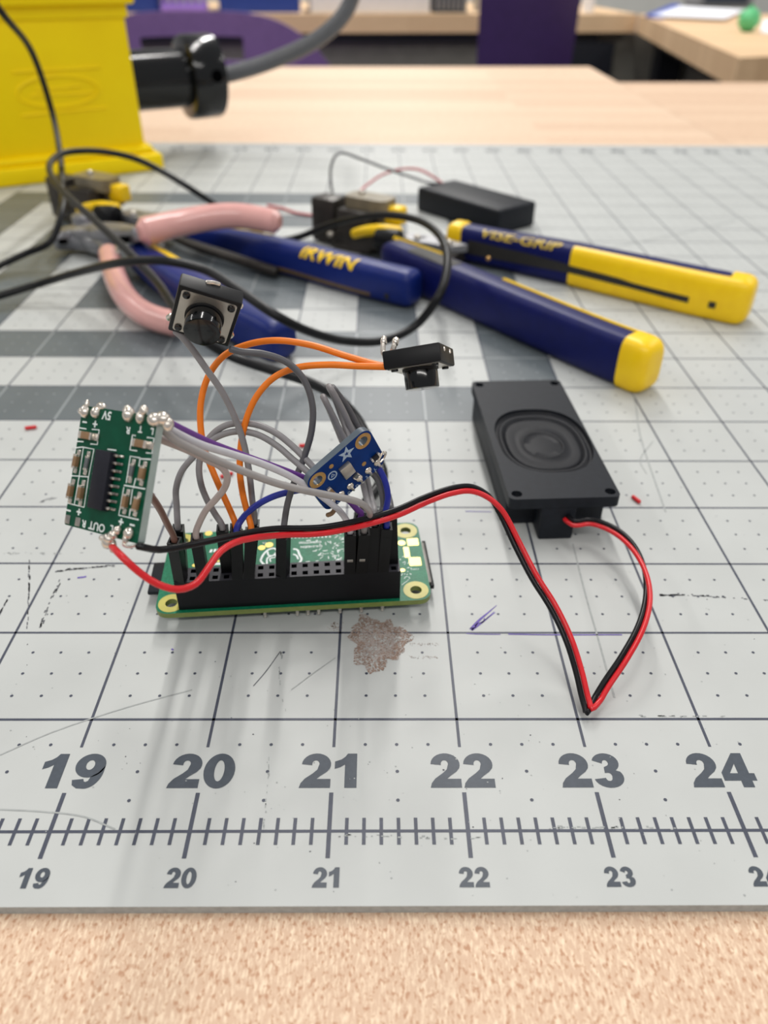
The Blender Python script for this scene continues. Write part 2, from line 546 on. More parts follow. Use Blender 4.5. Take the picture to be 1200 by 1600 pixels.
# benches carrying the mat: a deep one and a shallower one beside it
def bench(label, pts, material, legs, F):
    t = thing('workbench', label, 'workbench', F)
    poly_slab(pts, -46.2, -2.2).build('tabletop', material, t, world_space=True, smooth=0)
    for x, y in legs:
        MB().box((x, y, (FLOOR_Z - 47) / 2), (60, 60, -FLOOR_Z - 47), bev=3).build('leg', M['bench_metal'], t, world_space=True)
    for (x0, y0), (x1, y1) in zip(legs, legs[1:] + legs[:1]):
        a, b = Vector((x0, y0, -77)), Vector((x1, y1, -77))
        d = (b - a)
        L = d.length - 62
        r = Matrix.Rotation(math.atan2(d.y, d.x), 3, 'Z')
        MB().box((a + b) / 2, (L, 30, 58), rot=r, bev=2).build('rail', M['bench_metal'], t, world_space=True)
    return t
bench('long maple butcher-block bench under the grey mat and yellow box',
      [(-1100, -130), (310, -130), (311, 1189), (-1100, 1114)], M['wood'],
      [(-1040, -60), (250, -60), (250, 1080), (-1040, 1040)], Matrix.Translation((-395, 500, FLOOR_Z)))
bench('shallower maple bench butted against the right end of the long bench',
      [(310.6, -130), (1250, -130), (1250, 1069), (311.4, 1024)], M['wood2'],
      [(380, -60), (1190, -60), (1190, 960), (380, 930)], Matrix.Translation((780, 470, FLOOR_Z)))

# ------------------------------------------------------------------ cutting mat
mat_t = thing('cutting_mat', 'large light grey cutting mat printed with a grid, numbers and dark square frames', 'cutting mat', Matrix.Translation((mx(18), 12 * IN, -2.2)))
mb = MB()
mb.plate(rrect(37 * IN, 25.0 * IN, 6, c=(mx(18), 11.96 * IN)), [], -2.15, 0.0, mi_side=1)
mb.build('mat_sheet', [M['mat'], M['scuff_lt']], mat_t, world_space=True, smooth=0)

bands = [(12, 6, 24, 7), (12, 17, 24, 18), (12, 7, 13, 17), (23, 7, 24, 17),
         (14, 8, 22, 9), (14, 15, 22, 16), (14, 9, 15, 15), (21, 9, 22, 15), (16, 10, 20, 14)]
def in_band(X, Y):
    return any(a <= X <= c and b <= Y <= d for a, b, c, d in bands)
mb = MB()
for a, b, c, d in bands:
    mb.add([(mx(a), b * IN, .02), (mx(c), b * IN, .02), (mx(c), d * IN, .02), (mx(a), d * IN, .02)], [(0, 1, 2, 3)])
mb.build('printed_frames', M['mat_band'], mat_t, world_space=True, smooth=0)

def quad(mb, x0, y0, x1, y1, z=.04, mi=0):
    mb.add([(x0, y0, z), (x1, y0, z), (x1, y1, z), (x0, y1, z)], [(0, 1, 2, 3)], mi=mi)
grid = MB()
lw = 0.30
for Y in range(0, 25):
    Xs = list(range(0, 36))
    for X in Xs:
        band = in_band(X + .5, Y + .5) and in_band(X + .5, Y - .5)
        e = Y in (0, 24)
        quad(grid, mx(X), Y * IN - lw, mx(X + 1), Y * IN + lw, mi=int(band))
for X in range(0, 37):
    for Y in range(0, 24):
        band = in_band(X + .5, Y + .5) and in_band(X - .5, Y + .5)
        y0, y1 = Y, Y + 1
        if Y == 0:
            y0 = .725
        if Y == 23:
            y1 = 23.275
        quad(grid, mx(X) - lw, y0 * IN, mx(X) + lw, y1 * IN, mi=int(band))
dk, wt = MB(), MB()
hexa = [(math.cos(k * math.pi / 4) * .36, math.sin(k * math.pi / 4) * .36) for k in range(8)]
for X in range(8, 36):
    for Y in range(0, 24):
        for i in (1, 2, 3):
            for j in (1, 2, 3):
                if (Y == 0 and j < 3 and i != 2) or (Y == 23 and j > 1 and i != 2):
                    continue
                x, y = X + i / 4, Y + j / 4
                tgt = wt if in_band(x, y) else dk
                tgt.add([(mx(x) + a, y * IN + b, .05) for a, b in hexa], [tuple(range(8))])
for nm, m_, mt in (('printed_dots', dk, M['mat_line']), ('printed_reverse_dots', wt, M['mat_white'])):
    m_.build(nm, mt, mat_t, world_space=True, smooth=0)['kind'] = 'stuff'
tk = grid
for e in range(0, 36 * 8 + 1):
    X = e / 8
    if e % 8 == 0:
        quad(tk, mx(X) - .4, -.205 * IN, mx(X) + .4, .315 * IN, .05)
        quad(tk, mx(X) - .4, 23.685 * IN, mx(X) + .4, 24.205 * IN, .05)
    else:
        quad(tk, mx(X) - .33, -.105 * IN, mx(X) + .33, .105 * IN, .05)
        quad(tk, mx(X) - .33, 23.895 * IN, mx(X) + .33, 24.105 * IN, .05)
grid.build('printed_grid', [M['mat_line'], M['mat_white']], mat_t, world_space=True, smooth=0)

def arc(cx, cy, rx, ry, a0, a1, n=14):
    return [(cx + rx * math.cos(math.radians(a0 + (a1 - a0) * i / n)), cy + ry * math.sin(math.radians(a0 + (a1 - a0) * i / n))) for i in range(n + 1)]
GLYPH = {
    '0': [[circ(.37, .5, .365, 32, .515), circ(.37, .5, .115, 24, .31)]],
    '1': [[[(.27, 0), (.55, 0), (.55, 1.01), (.33, 1.01), (.27, .91), (.18, .83), (.03, .77), (.03, .55), (.16, .60), (.27, .68)]]],
    '2': [[arc(.37, .68, .345, .335, 178, -20) + [(.62, .46), (.47, .335), (.395, .255), (.72, .255), (.72, 0), (0, 0), (.03, .13), (.12, .265), (.30, .42), (.40, .53)]
           + arc(.355, .70, .085, .105, -30, 180, 10) + [(.27, .66)]]],
    '3': [[arc(.36, .72, .315, .29, 165, -50) + [(.53, .51), (.64, .46)] + arc(.36, .295, .35, .305, 35, -168) + [(.03, .24), (.285, .275)]
           + arc(.36, .27, .075, .085, 190, 360, 8) + arc(.36, .325, .085, .10, 0, 90, 6) + [(.29, .42), (.30, .59)] + arc(.355, .715, .07, .09, -70, 170, 10) + [(.28, .70)]]],
    '4': [[[(.38, 0), (.64, 0), (.64, .19), (.76, .19), (.76, .405), (.64, .405), (.64, 1.01), (.41, 1.01), (0, .43), (0, .19), (.38, .19)],
           [(.38, .405), (.19, .405), (.38, .69)]]],
    '5': [[[(.10, 1.0), (.66, 1.0), (.66, .76), (.32, .76), (.30, .65), (.40, .67)] + arc(.36, .33, .35, .34, 70, -168) + [(.29, .28)] + arc(.36, .32, .09, .12, 200, 495, 12) + [(.30, .43), (.04, .46)]]],
    '8': [[circ(.37, .74, .31, 28, .275), circ(.37, .745, .085, 18, .09)], [circ(.37, .29, .36, 28, .305), circ(.37, .28, .10, 18, .105)]],
    '9': [[circ(.365, .66, .35, 32, .355), circ(.355, .675, .10, 20, .145)],
          [[(.715, .66)] + arc(.36, .5, .355, .515, 5, -90, 12) + [(.20, .0), (.08, .09), (.045, .235), (.30, .265), (.33, .19), (.37, .18), (.42, .21), (.45, .33), (.60, .45)]]],
    '6': [[circ(.375, .34, .35, 32, .355), circ(.385, .325, .10, 20, .145)],
          [[(.025, .34)] + [(.38 - a, 1 - b) for a, b in [(.36 - .36 + p[0] - .36, p[1]) for p in arc(.36, .5, .355, .515, 5, -90, 12)]] + [(.54, 1.0), (.66, .91), (.695, .765), (.44, .735), (.37, .82), (.29, .67), (.14, .55)]]],
    '7': [[[(.04, 1.0), (.72, 1.0), (.72, .80), (.55, .55), (.46, .30), (.43, 0), (.16, 0), (.20, .30), (.30, .56), (.43, .75), (.04, .75)]]],
}
ADV = .775
def number(s, cx, y0, h, wfac, flip=False):
    m = MB()
    total = ADV * len(s) - .04
    for i, ch in enumerate(s):
        for loops in GLYPH[ch]:
            ls = []
            for l in loops:
                q = []
                for (gx, gy) in l:
                    x = (gx + i * ADV - total / 2) * h * wfac
                    y = gy * h
                    if flip:
                        x, y = -x, h - y
                    q.append((cx + x, y0 + y))
                ls.append(q)
            flat = [p for l in ls for p in l]
            tri = tessellate_polygon([[Vector((p[0], p[1], 0)) for p in l] for l in ls])
            m.add([(p[0], p[1], .06) for p in flat], [tuple(t) for t in tri])
    return m.build('printed_number', M['mat_ink'], mat_t, world_space=True, smooth=0)
for X in range(17, 27):
    number(str(X), mx(X), .355 * IN, .305 * IN, 1.08)
    number(str(X), mx(X) + .2, -.415 * IN, .142 * IN, .98)
for X in range(12, 36):
    number(str(X), mx(X), 23.34 * IN, .305 * IN, 1.08, flip=True)

# wear on the mat: residue, ink and knife scuffs
st, st2 = MB(), MB()
c0 = atz(600, 1000)
def blob(mbx, x, y, r, z):
    k = RNG.randint(5, 7)
    a0 = RNG.random() * 6
    e = RNG.uniform(.5, 1)
    mbx.add([(x + r * RNG.uniform(.6, 1.2) * math.cos(a0 + 6.283 * i / k), y + r * e * RNG.uniform(.6, 1.2) * math.sin(a0 + 6.283 * i / k), z) for i in range(k)], [tuple(range(k))])
ca = atz(590, 1003)
for i in range(4200):
    a = RNG.random() * 6.283
    r = math.sqrt(RNG.random())
    rad = 1 + .16 * math.sin(3 * a + 1) + .10 * math.sin(7 * a) + .06 * math.sin(13 * a)
    x = ca.x + 6.6 * r * rad * math.cos(a)
    y = ca.y + 8.2 * r * rad * math.sin(a)
    lt = RNG.random() < (.75 if r < .62 else .35)
    blob(st2 if lt else st, x, y, RNG.uniform(.08, .30), .062 + RNG.random() * .01)
for i in range(90):
    t = RNG.random()
    p = atz(640 + 45 * t, RNG.choice((1007, 1027)) + RNG.uniform(-2, 2))
    blob(st2, p.x, p.y, RNG.uniform(.06, .16), .065)
for i in range(50):
    p = atz(523 + RNG.gauss(0, 4), 979 + RNG.gauss(0, 3))
    blob(st, p.x, p.y, RNG.uniform(.08, .2), .065)
o = st.build('residue_stain', M['stain'], mat_t, world_space=True, smooth=0)
o['kind'] = 'stuff'
o = st2.build('pale_residue_stain', M['stain_lt'], mat_t, world_space=True, smooth=0)
o['kind'] = 'stuff'
def pline(mbx, pts, w, smooth=4, z=.07):
    stroke(mbx, [tuple(atz(*p))[:2] for p in pts], w, z, smooth=smooth)
def pen_mark(pts, w):
    m = MB()
    pline(m, pts, w)
    m.build('pen_mark', M['pen_purple'], mat_t, world_space=True, smooth=0)
pen_mark([(736, 984), (748, 970), (762, 958), (776, 946)], (.9, .15))
pen_mark([(737, 985), (752, 974), (768, 961), (774, 957)], (.5, .15))
pen_mark([(742, 978), (756, 970), (772, 956)], (.35, .12))
pen_mark([(734, 982), (742, 981), (746, 974), (754, 973), (757, 966)], .2)
pen_mark([(729, 990), (745, 991), (782, 991.5)], .22)
pen_mark([(794, 991), (850, 992), (972, 992)], .35)
pen_mark([(121, 903), (130, 902), (135, 901)], .6)
pen_mark([(268, 1014), (271, 1016)], .4)
pen_mark([(727, 799), (768, 800)], .3)
sc, sl = MB(), MB()
def dashes(pts, w, n, mbx, jit=1.0, lo=2, hi=7):
    P = spline([Vector((p[0], p[1], 0)) for p in pts], 12)
    for i in range(n):
        k = RNG.randint(0, len(P) - 2)
        a = P[k].lerp(P[k + 1], RNG.random())
        d = (P[k + 1] - P[k]).normalized()
        L = RNG.uniform(lo, hi)
        j = Vector((RNG.gauss(0, jit), RNG.gauss(0, jit * .7), 0))
        pline(mbx, [tuple(a + j)[:2], tuple(a + j + d * L)[:2]], RNG.uniform(.4, 1) * w, smooth=0)
dashes([(84, 894), (110, 890), (150, 886), (178, 884)], .55, 46, sc, .8)
dashes([(46, 872), (46, 900), (45, 928), (43, 980)], .35, 34, sc, .7)
dashes([(96, 905), (84, 930), (70, 960), (63, 980)], .4, 26, sc, 1.6)
dashes([(0, 865), (40, 865), (140, 865)], .3, 18, sl, 1.5)
dashes([(1025, 930), (1060, 930), (1110, 932), (1200, 938)], .45, 60, sc, 1.0)
dashes([(14, 932), (0, 958)], .4, 14, sc, .5)
dashes([(56, 787), (90, 776)], .35, 12, sc, 1)
dashes([(520, 1306), (560, 1306), (640, 1308), (760, 1310)], .3, 22, sl, 1.5)
dashes([(840, 1293), (940, 1293), (1060, 1294)], .35, 26, sl, 1.5)
dashes([(420, 1180), (418, 1230), (412, 1290)], .25, 18, sl, 1)
dashes([(990, 1118), (1050, 1119), (1130, 1119)], .3, 20, sl, .8)
dashes([(440, 1015), (436, 1060), (445, 1110)], .25, 16, sl, 1)
pline(sc, [(396, 1072), (415, 1050), (438, 1018)], .22)
pline(sl, [(455, 1078), (490, 1052), (524, 1028)], .25)
pline(sl, [(0, 1180), (80, 1145), (200, 1105), (300, 1078)], .3)
pline(sl, [(0, 1265), (60, 1268), (130, 1276), (180, 1296)], .3)
pline(sl, [(895, 850), (915, 930), (935, 1000), (960, 1090)], .45)
pline(sl, [(1020, 690), (1000, 720), (1010, 740)], .35)
pline(sl, [(840, 410), (930, 392), (1030, 372), (1150, 345)], .9)
pline(sl, [(960, 560), (990, 620), (1000, 680), (1040, 800)], .5)
for i in range(330):
    p = atz(RNG.uniform(0, 1200), RNG.uniform(640, 1405))
    blob(sl if RNG.random() < .8 else sc, p.x, p.y, RNG.uniform(.05, .22), .066)
o = sc.build('black_scuffs', M['scuff'], mat_t, world_space=True, smooth=0)
o['kind'] = 'stuff'
o = sl.build('grey_scuffs', M['scuff_lt'], mat_t, world_space=True, smooth=0)
o['kind'] = 'stuff'

# ------------------------------------------------------------------ computer board lying face down
PI = Matrix.Translation((-11.79, 68.82, 5.75)) @ Matrix.Rotation(.081, 4, 'Z') @ Matrix.Rotation(.02, 4, 'X')
pi = thing('computer_board', 'small green computer board lying under the jumper wires with a black pin socket', 'circuit board', PI)
holes = [(sx * 29, sy * 11.5) for sx in (-1, 1) for sy in (-1, 1)]
mb = MB()
mb.plate(rrect(65, 30, 3), [circ(x, y, 1.4) for x, y in holes], -1.4, 0, mi_side=1)
mb.build('board', [M['pcb_green'], M['pcb_edge']], pi)
for x, y in holes:
    MB().plate(circ(x, y, 3.05, 32), [circ(x, y, 1.4)], .0, .05).build('mounting_ring', M['mount_ring'], pi)
# socket strip with 2 x 20 square holes
HX, HY, HH = -1.0, -11.5, 8.5
mb = MB()
sq = lambda x, y, a: [(x - a, y - a), (x + a, y - a), (x + a, y + a), (x - a, y + a)]
pins = [(HX + (i - 9.5) * 2.565, HY + s * 1.27) for i in range(20) for s in (-1, 1)]
mb.plate([(HX - 25.85, HY - 2.5), (HX + 25.85, HY - 2.5), (HX + 25.85, HY + 2.5), (HX - 25.85, HY + 2.5)], [sq(x, y, .62) for x, y in pins], 2.0, HH, mi_top=1)
mb.box((HX, HY, 1.0), (51.7, 5, 2.0))
mb.build('pin_socket', [M['socket'], M['socket_top']], pi, smooth=0)
def g_pad(px, py, w, h, round_=False):
    x, y = onplane(px, py, PI)
    m = MB()
    m.plate(circ(x, y, w / 2) if round_ else rrect(w, h, .25, c=(x, y)), [], 0, .06)
    m.build('gold_pad', M['gold'], pi, smooth=0)
for a in ((645, 847, 2.9, 2.9), (648.5, 877.5, 3.0, 3.2), (635.5, 863, 1.4, 4.2)):
    g_pad(*a)
for a in ((627.5, 848.5, 2.0, 2, True), (629, 891, 1.3, 1.3, True), (326, 833.5, 2.0, 2, True), (409, 856, 1.9, 2, True), (420.5, 851.5, 2.1, 2, True), (304, 883.5, 1.2, 1, True), (341, 952 - 75, .8, 1, True), (270, 876, .6, .6, True)):
    g_pad(*a)
# printed emblem (berry outline) and lines of print, read upside down from here
lg = MB()
def pxl(pts):
    return [onplane(px, py, PI) for px, py in pts]
stroke(lg, pxl([(407, 876), (412, 866), (420, 859), (428, 857), (433, 861), (431, 868), (436, 874), (435, 882), (425, 883), (413, 882), (407, 876)]), .55, .05, smooth=5)
stroke(lg, pxl([(418, 862), (420, 868), (427, 868), (431, 864)]), .45, .05, smooth=5)
stroke(lg, pxl([(417, 882), (418, 872), (424, 869)]), .45, .05, smooth=5)
stroke(lg, pxl([(423, 878), (422, 873), (430, 871)]), .35, .05, smooth=5)
stroke(lg, pxl([(458, 858), (464, 859), (468, 867), (471, 874), (467, 880), (459, 882)]), .55, .05, smooth=5)
stroke(lg, pxl([(458, 866), (463, 868), (466, 874)]), .45, .05, smooth=5)
lg.build('berry_emblem', M['silk'], pi, smooth=0)
def board_text(F, s, px, py, size, mats, parent, rot=math.pi, bold=0.0, name='printed_text', h=.05):
    x, y = onplane(px, py, F)
    vs, fs = text_geo(s, size, bold)
    m = MB()
    m.add(vs, fs, Matrix.Translation((x, y, h)) @ Matrix.Rotation(rot, 4, 'Z'))
    return m.build(name, mats, parent, smooth=0)
board_text(PI, 'D2704/77320', 484.5, 847.5, 1.05, M['silk'], pi, bold=.03)
board_text(PI, 'E10-2182DN', 486.5, 854, 1.05, M['silk'], pi, bold=.03)
board_text(PI, 'C2001', 648, 889.5, .8, M['silk'], pi)
board_text(PI, 'OL', 413, 848.5, .9, M['silk'], pi)
tr = MB()
for i in range(70):  # random white strokes painted in for reflections off the traces
    x, y = onplane(RNG.triangular(470, 541, 534), RNG.uniform(835, 880), PI)
    L = RNG.uniform(.3, 1.3)
    a = RNG.choice((0, .78, 1.57, 2.35)) + .1
    stroke(tr, [(x, y), (x + L * math.cos(a), y + L * math.sin(a))], RNG.uniform(.12, .35), .04)
for i in range(36):
    x, y = onplane(RNG.gauss(634, 5), RNG.uniform(868, 912), PI)
    stroke(tr, [(x, y), (x + .25, y + .2)], .22, .04)
for px in range(424, 520, 6):
    x, y = onplane(px, 840 + (460 - px) * .02, PI)
    stroke(tr, [(x, y), (x + .5, y)], .55, .04)
stroke(tr, [onplane(628, 914, PI), onplane(636, 908, PI)], .15, .04)
for px, py in ((329, 861), (335, 860.5), (341, 860)):
    x, y = onplane(px, py, PI)
    stroke(tr, [(x, y - .6), (x + .25, y + .6)], .6, .04)
x, y = onplane(342, 881, PI)
stroke(tr, [(x - 1.2, y), (x + 1.2, y)], .9, .04)
tr.build('print_and_glint_marks', M['silk'], pi, smooth=0)
# parts on the hidden face, which the board rests on
MB().box((-29.8, .6, -2.6), (12.4, 11.2, 1.1), bev=.35).build('memory_card', M['black_satin'], pi)
MB().box((-20, .6, -2.3), (13, 12.5, 1.8), bev=.2).build('card_slot', M['tin'], pi)
mb = MB().box((31.7, .6, -2.3), (3.6, 15.5, 1.3), bev=.15)
mb.build('camera_connector', M['tin'], pi)
MB().box((33.6, .6, -2.5), (.9, 17.5, 1.2), bev=.15).build('connector_latch', M['black_plastic'], pi)
MB().box((-20.1, 11.3, -3.5), (11.2, 7.5, 4.1), bev=.3).build('video_connector', M['tin'], pi)
for x in (7.0, 19.5):
    MB().box((x, 12.6, -2.75), (7.5, 5.6, 2.6), bev=.3).build('usb_connector', M['tin'], pi)
MB().box((-4, 1.5, -2.0), (12, 12, 1.2), bev=.2).build('processor_chip', M['chip'], pi)
for i in range(20):
    x = HX + (i - 9.5) * 2.565
    zt = -4.7 if i in (7, 10, 11, 12, 14, 16, 18) else -3.0
    MB().cyl((x, HY - 1.27, -1.4), (x, HY - 1.27, zt), .8, .3, n=10).ball((x, HY - 1.27, zt), .42, n=6).build('solder_pin', M['solder'], pi)

# ------------------------------------------------------------------ amplifier board held up by its wires
AMP = axes((.849, -.5031, .1618), (.1678, .547, .8202), (-.5011, -.6691, .5487), Vector((-36.42, 29.45, 58.82)))
amp = thing('amplifier_board', 'dark green amplifier board standing tilted in mid-air left of the computer board', 'circuit board', AMP)
def A(cx, cy, h=0.0):           # crop pixel -> board mm
    return onplane(100 + cx / 6.156, 610 + cy / 6.156, AMP, h)
mb = MB()
mb.plate(rrect(18.5, 21, .5), [], -1.5, 0, mi_side=1)
mb.build('board', [M['amp_green'], M['amp_edge']], amp)
cx, cy = A(366, 862, .9)
chip_rot = Matrix.Translation((cx, cy, 0))
MB().box((0, 0, .95), (3.8, 9.9, 1.45), chip_rot, bev=.15).build('amplifier_chip', M['chip'], amp)
for i in range(8):
    for s in (-1, 1):
        m = MB()
        y = (i - 3.5) * 1.27
        m.tube([(s * 1.8, y, .75), (s * 2.35, y, .7), (s * 2.55, y, .25), (s * 3.4, y, .14)], .26, n=6, Mx=chip_rot, smooth=3)
        m.build('chip_pin', M['tin'], amp)
def smd(tx, ty, bx, by, mat_, hgt, wid):
    x0, y0 = A(tx, ty, .15)
    x1, y1 = A(bx, by, .15)
    c = Vector(((x0 + x1) / 2, (y0 + y1) / 2, 0))
    d = Vector((x1 - x0, y1 - y0, 0))
    L = d.length
    r = Matrix.Translation(c) @ Matrix.Rotation(math.atan2(d.y, d.x), 4, 'Z')
    b = MB().box((0, 0, hgt / 2 + .05), (L * .62, wid, hgt), r, bev=.06).build('surface_part', mat_, amp)
    e = MB()
    for s in (-1, 1):
        e.box((s * L * .5, 0, .16), (L * .34, wid * 1.0, .28), r, bev=.1)
        e.box((s * L * .34, 0, hgt / 2 + .06), (L * .12, wid * 1.02, hgt * 1.02), r, bev=.05)
    e.build('end_cap', M['solder'], b)
smd(165, 425, 310, 450, M['cap_brown'], .9, 1.25)
smd(680, 500, 830, 530, M['cap_brown'], .9, 1.25)
for a in ((145, 600, 112, 768, 'cap_brown', .85), (240, 615, 207, 785, 'cap_grey', .45), (92, 882, 60, 1058, 'cap_brown', .85), (190, 895, 160, 1080, 'cap_brown', .85),
          (672, 690, 637, 862, 'cap_grey', .45), (782, 712, 747, 888, 'cap_brown', .85), (620, 980, 585, 1160, 'cap_brown', .85), (727, 1008, 687, 1182, 'cap_brown', .85)):
    smd(*a[:4], M[a[4]], a[5], .85)
sk = MB()
for l in ([(125, 490), (190, 494)], [(255, 515), (322, 521), (340, 380), (270, 374)], [(150, 360), (217, 371)],
          [(690, 436), (660, 428), (636, 572), (706, 582)], [(790, 600), (848, 606), (868, 462), (800, 452)],
          [(115, 552), (180, 545), (290, 566), (238, 832), (66, 820)], [(188, 552), (148, 825), (100, 1100)],
          [(238, 832), (195, 1124), (20, 1080)], [(735, 650), (640, 633), (600, 890)], [(735, 650), (722, 730)], [(692, 845), (668, 940)],
          [(578, 912), (782, 948)], [(578, 930), (528, 1200), (720, 1245)], [(640, 1140), (630, 1210)], [(420, 566), (505, 577)], [(740, 658), (840, 664)], [(660, 950), (640, 1100)]):
    stroke(sk, [A(*p) for p in l], .22, .04)
for s, x, y in (('-', 200, 305), ('+', 300, 325), ('-', 45, 1155), ('+', 145, 1170), ('+', 550, 1265), ('-', 657, 1295)):
    ax, ay = A(x, y)
    sk.box((ax, ay, .03), (1.15, .3, .03))
    if s == '+':
        sk.box((ax, ay, .03), (.3, 1.15, .035))
sk.build('printed_outlines', M['silk'], amp, smooth=0)
def amp_text(s, x, y, size):
    board_text(AMP, s, 100 + x / 6.156, 610 + y / 6.156, size, M['silk'], amp, bold=.05)
for a in (('5V', 415, 237, 2.0), ('R', 620, 382, 1.6), ('T', 737, 372, 1.5), ('L', 850, 392, 1.5), ('R', 195, 1280, 1.7), ('OUT', 318, 1308, 1.9), ('L', 462, 1325, 1.5)):
    amp_text(*a)
for p in ((37, 1240), (135, 1265)):
    MB().box((*A(*p), .06), (1.25, 1.5, .1), bev=.03).build('solder_pad', M['tin'], amp)
def blob3(m, x, y, h, r):
    r = tuple(v * 1.3 for v in r) if hasattr(r, '__len__') else r * 1.3
    m.ball((*A(x, y), h), r, n=8)
def joint(lst):
    m = MB()
    for q in lst:
        blob3(m, *q)
    m.build('solder_joint', M['solder'], amp)
joint([(215, 205, .3, (.75, .9, .6)), (195, 205, .5, .5), (240, 140, .4, (.3, .7, .3))])
joint([(318, 215, .3, (.75, .8, .6)), (350, 150, -.2, (.9, .5, .4))])
joint([(640, 235, .4, (.8, 1.0, .8)), (615, 200, .2, (.6, .8, .5))])
joint([(750, 262, .3, (.65, .9, .6)), (785, 195, .4, (.6, .7, .5))])
joint([(880, 285, .3, (.95, .9, .8)), (925, 265, -.5, (1.1, .9, .8)), (960, 320, -1.0, (.7, .9, .7))])
joint([(540, 1345, .5, (.5, .6, .5)), (500, 1390, .6, (.7, .6, .6)), (455, 1425, .6, (.9, .7, .7)), (430, 1460, .4, (.8, .9, .6)), (390, 1420, .5, (.5, .4, .4)), (480, 1500, .2, (.45, .9, .45))])
joint([(640, 1375, .4, (.75, .8, .6)), (620, 1430, .6, (.4, .7, .4))])
m = MB()
m.tube([(*A(612, 1420), .6), (*A(610, 1480), .8), (*A(650, 1505), .6), (*A(700, 1490), .2)], .26, n=8, smooth=5)
m.build('wire_end', M['solder'], amp)

# ------------------------------------------------------------------ microphone board
MIC = axes((.7445, .4724, .4718), (-.3152, -.3742, .8721), (.5885, -.798, -.1297), Vector((2.48, 54.32, 43.13)))
mic = thing('microphone_board', 'small blue microphone board tilted above the right end of the pin socket', 'circuit board', MIC)
def B(px, py, h=0.0):
    return onplane(px, py, MIC, h)
mh = [(-6.1, 4.0), (6.1, 4.0)]
mb = MB()
mb.plate(rrect(16.9, 12.7, 2.2), [circ(x, y, 1.15) for x, y in mh], -1.5, 0, mi_side=1)
mb.build('board', [M['mic_blue'], M['mic_edge']], mic)
for x, y in mh:
    m = MB()
    m.plate(circ(x, y, 1.95, 28), [circ(x, y, 1.12)], -.02, .06)
    m.build('mounting_ring', M['brass'], mic)
x, y = B(541.5, 709)
m = MB()
star = []
for k in range(10):
    r = 2.0 if k % 2 == 0 else .85
    star.append((x + r * math.sin(k * math.pi / 5 + .35), y + r * math.cos(k * math.pi / 5 + .35)))
inner = [(x + (.62 if k % 2 == 0 else .28) * math.sin(k * math.pi / 5 + .35), y + (.62 if k % 2 == 0 else .28) * math.cos(k * math.pi / 5 + .35)) for k in range(10)]
m.plate(star, [inner], 0, .05)
m.build('star_emblem', M['silk_blue'], mic, smooth=0)
x, y = B(519.5, 743)
m = MB()
m.plate(circ(x, y, 1.15, 28), [circ(x, y, .85, 28)], 0, .05)
stroke(m, [(x - .45, y - .3), (x + .1, y + .5), (x + .45, y - .3)], .24, .05)
stroke(m, [(x - .45, y - .25), (x + .45, y - .25)], .2, .05)
m.build('arrow_emblem', M['silk_blue'], mic, smooth=0)
x, y = B(542.5, 735, .5)
MB().box((x, y, .5), (2.7, 3.4, 1.0), bev=.12).build('microphone_can', M['steel'], mic)
for p in ((517.5, 728.5), (568.6, 724.5)):
    x, y = B(*p)
    MB().cyl((x, y, 0), (x, y, .08), .55, n=16).build('gold_via', M['brass'], mic)
for p0, p1, mt in (((579, 718.5), (591, 707.5), 'chip'), ((551.5, 746.5), (558.5, 738), 'cap_grey'), ((512, 762), (520, 770), 'cap_brown')):
    a, b = Vector((*B(*p0), 0)), Vector((*B(*p1), 0))
    r = Matrix.Translation((a + b) / 2) @ Matrix.Rotation(math.atan2((b - a).y, (b - a).x), 4, 'Z')
    L = (b - a).length
    o = MB().box((0, 0, .35), (L * .6, .95, .6), r, bev=.05).build('surface_part', M[mt], mic)
    e = MB()
    for s in (-1, 1):
        e.box((s * L * .42, 0, .35), (L * .22, 1.0, .65), r, bev=.08)
    e.build('end_cap', M['solder'], o)
for i in range(6):
    x = 6.35 - 2.54 * i
    m = MB().ball((x, -4.4, .15), (.85, .85, .45), n=8)
    m.tube([(x, -4.4, .3), (x + .1, -5.4, .3), (x + .2, -6.4, .0)], (.4, .28), n=8, smooth=3)
    m.build('solder_pad', M['solder'], mic)
m = MB()
m.tube([(6.9, -3.6, .3), (8.3, -2.6, .5), (9.0, -3.4, .3), (8.3, -4.6, .1), (7.0, -4.8, .2)], .28, n=8, smooth=5)
m.build('wire_end', M['solder'], mic)
m = MB()
m.tube([(-6.5, -4.6, .2), (-7.0, -5.8, .9), (-8.0, -6.5, .7), (-8.9, -6.6, .2)], .5, n=8, smooth=5)
m.build('wire_end', M['cap_brown'], mic)
for s, px, py in (('L', 586, 733), ('2', 573, 745.5), ('D', 558, 759), ('G', 545.5, 770), ('3', 528, 786)):
    board_text(MIC, s, px, py, 1.1, M['silk_blue'], mic, rot=0, bold=.02)

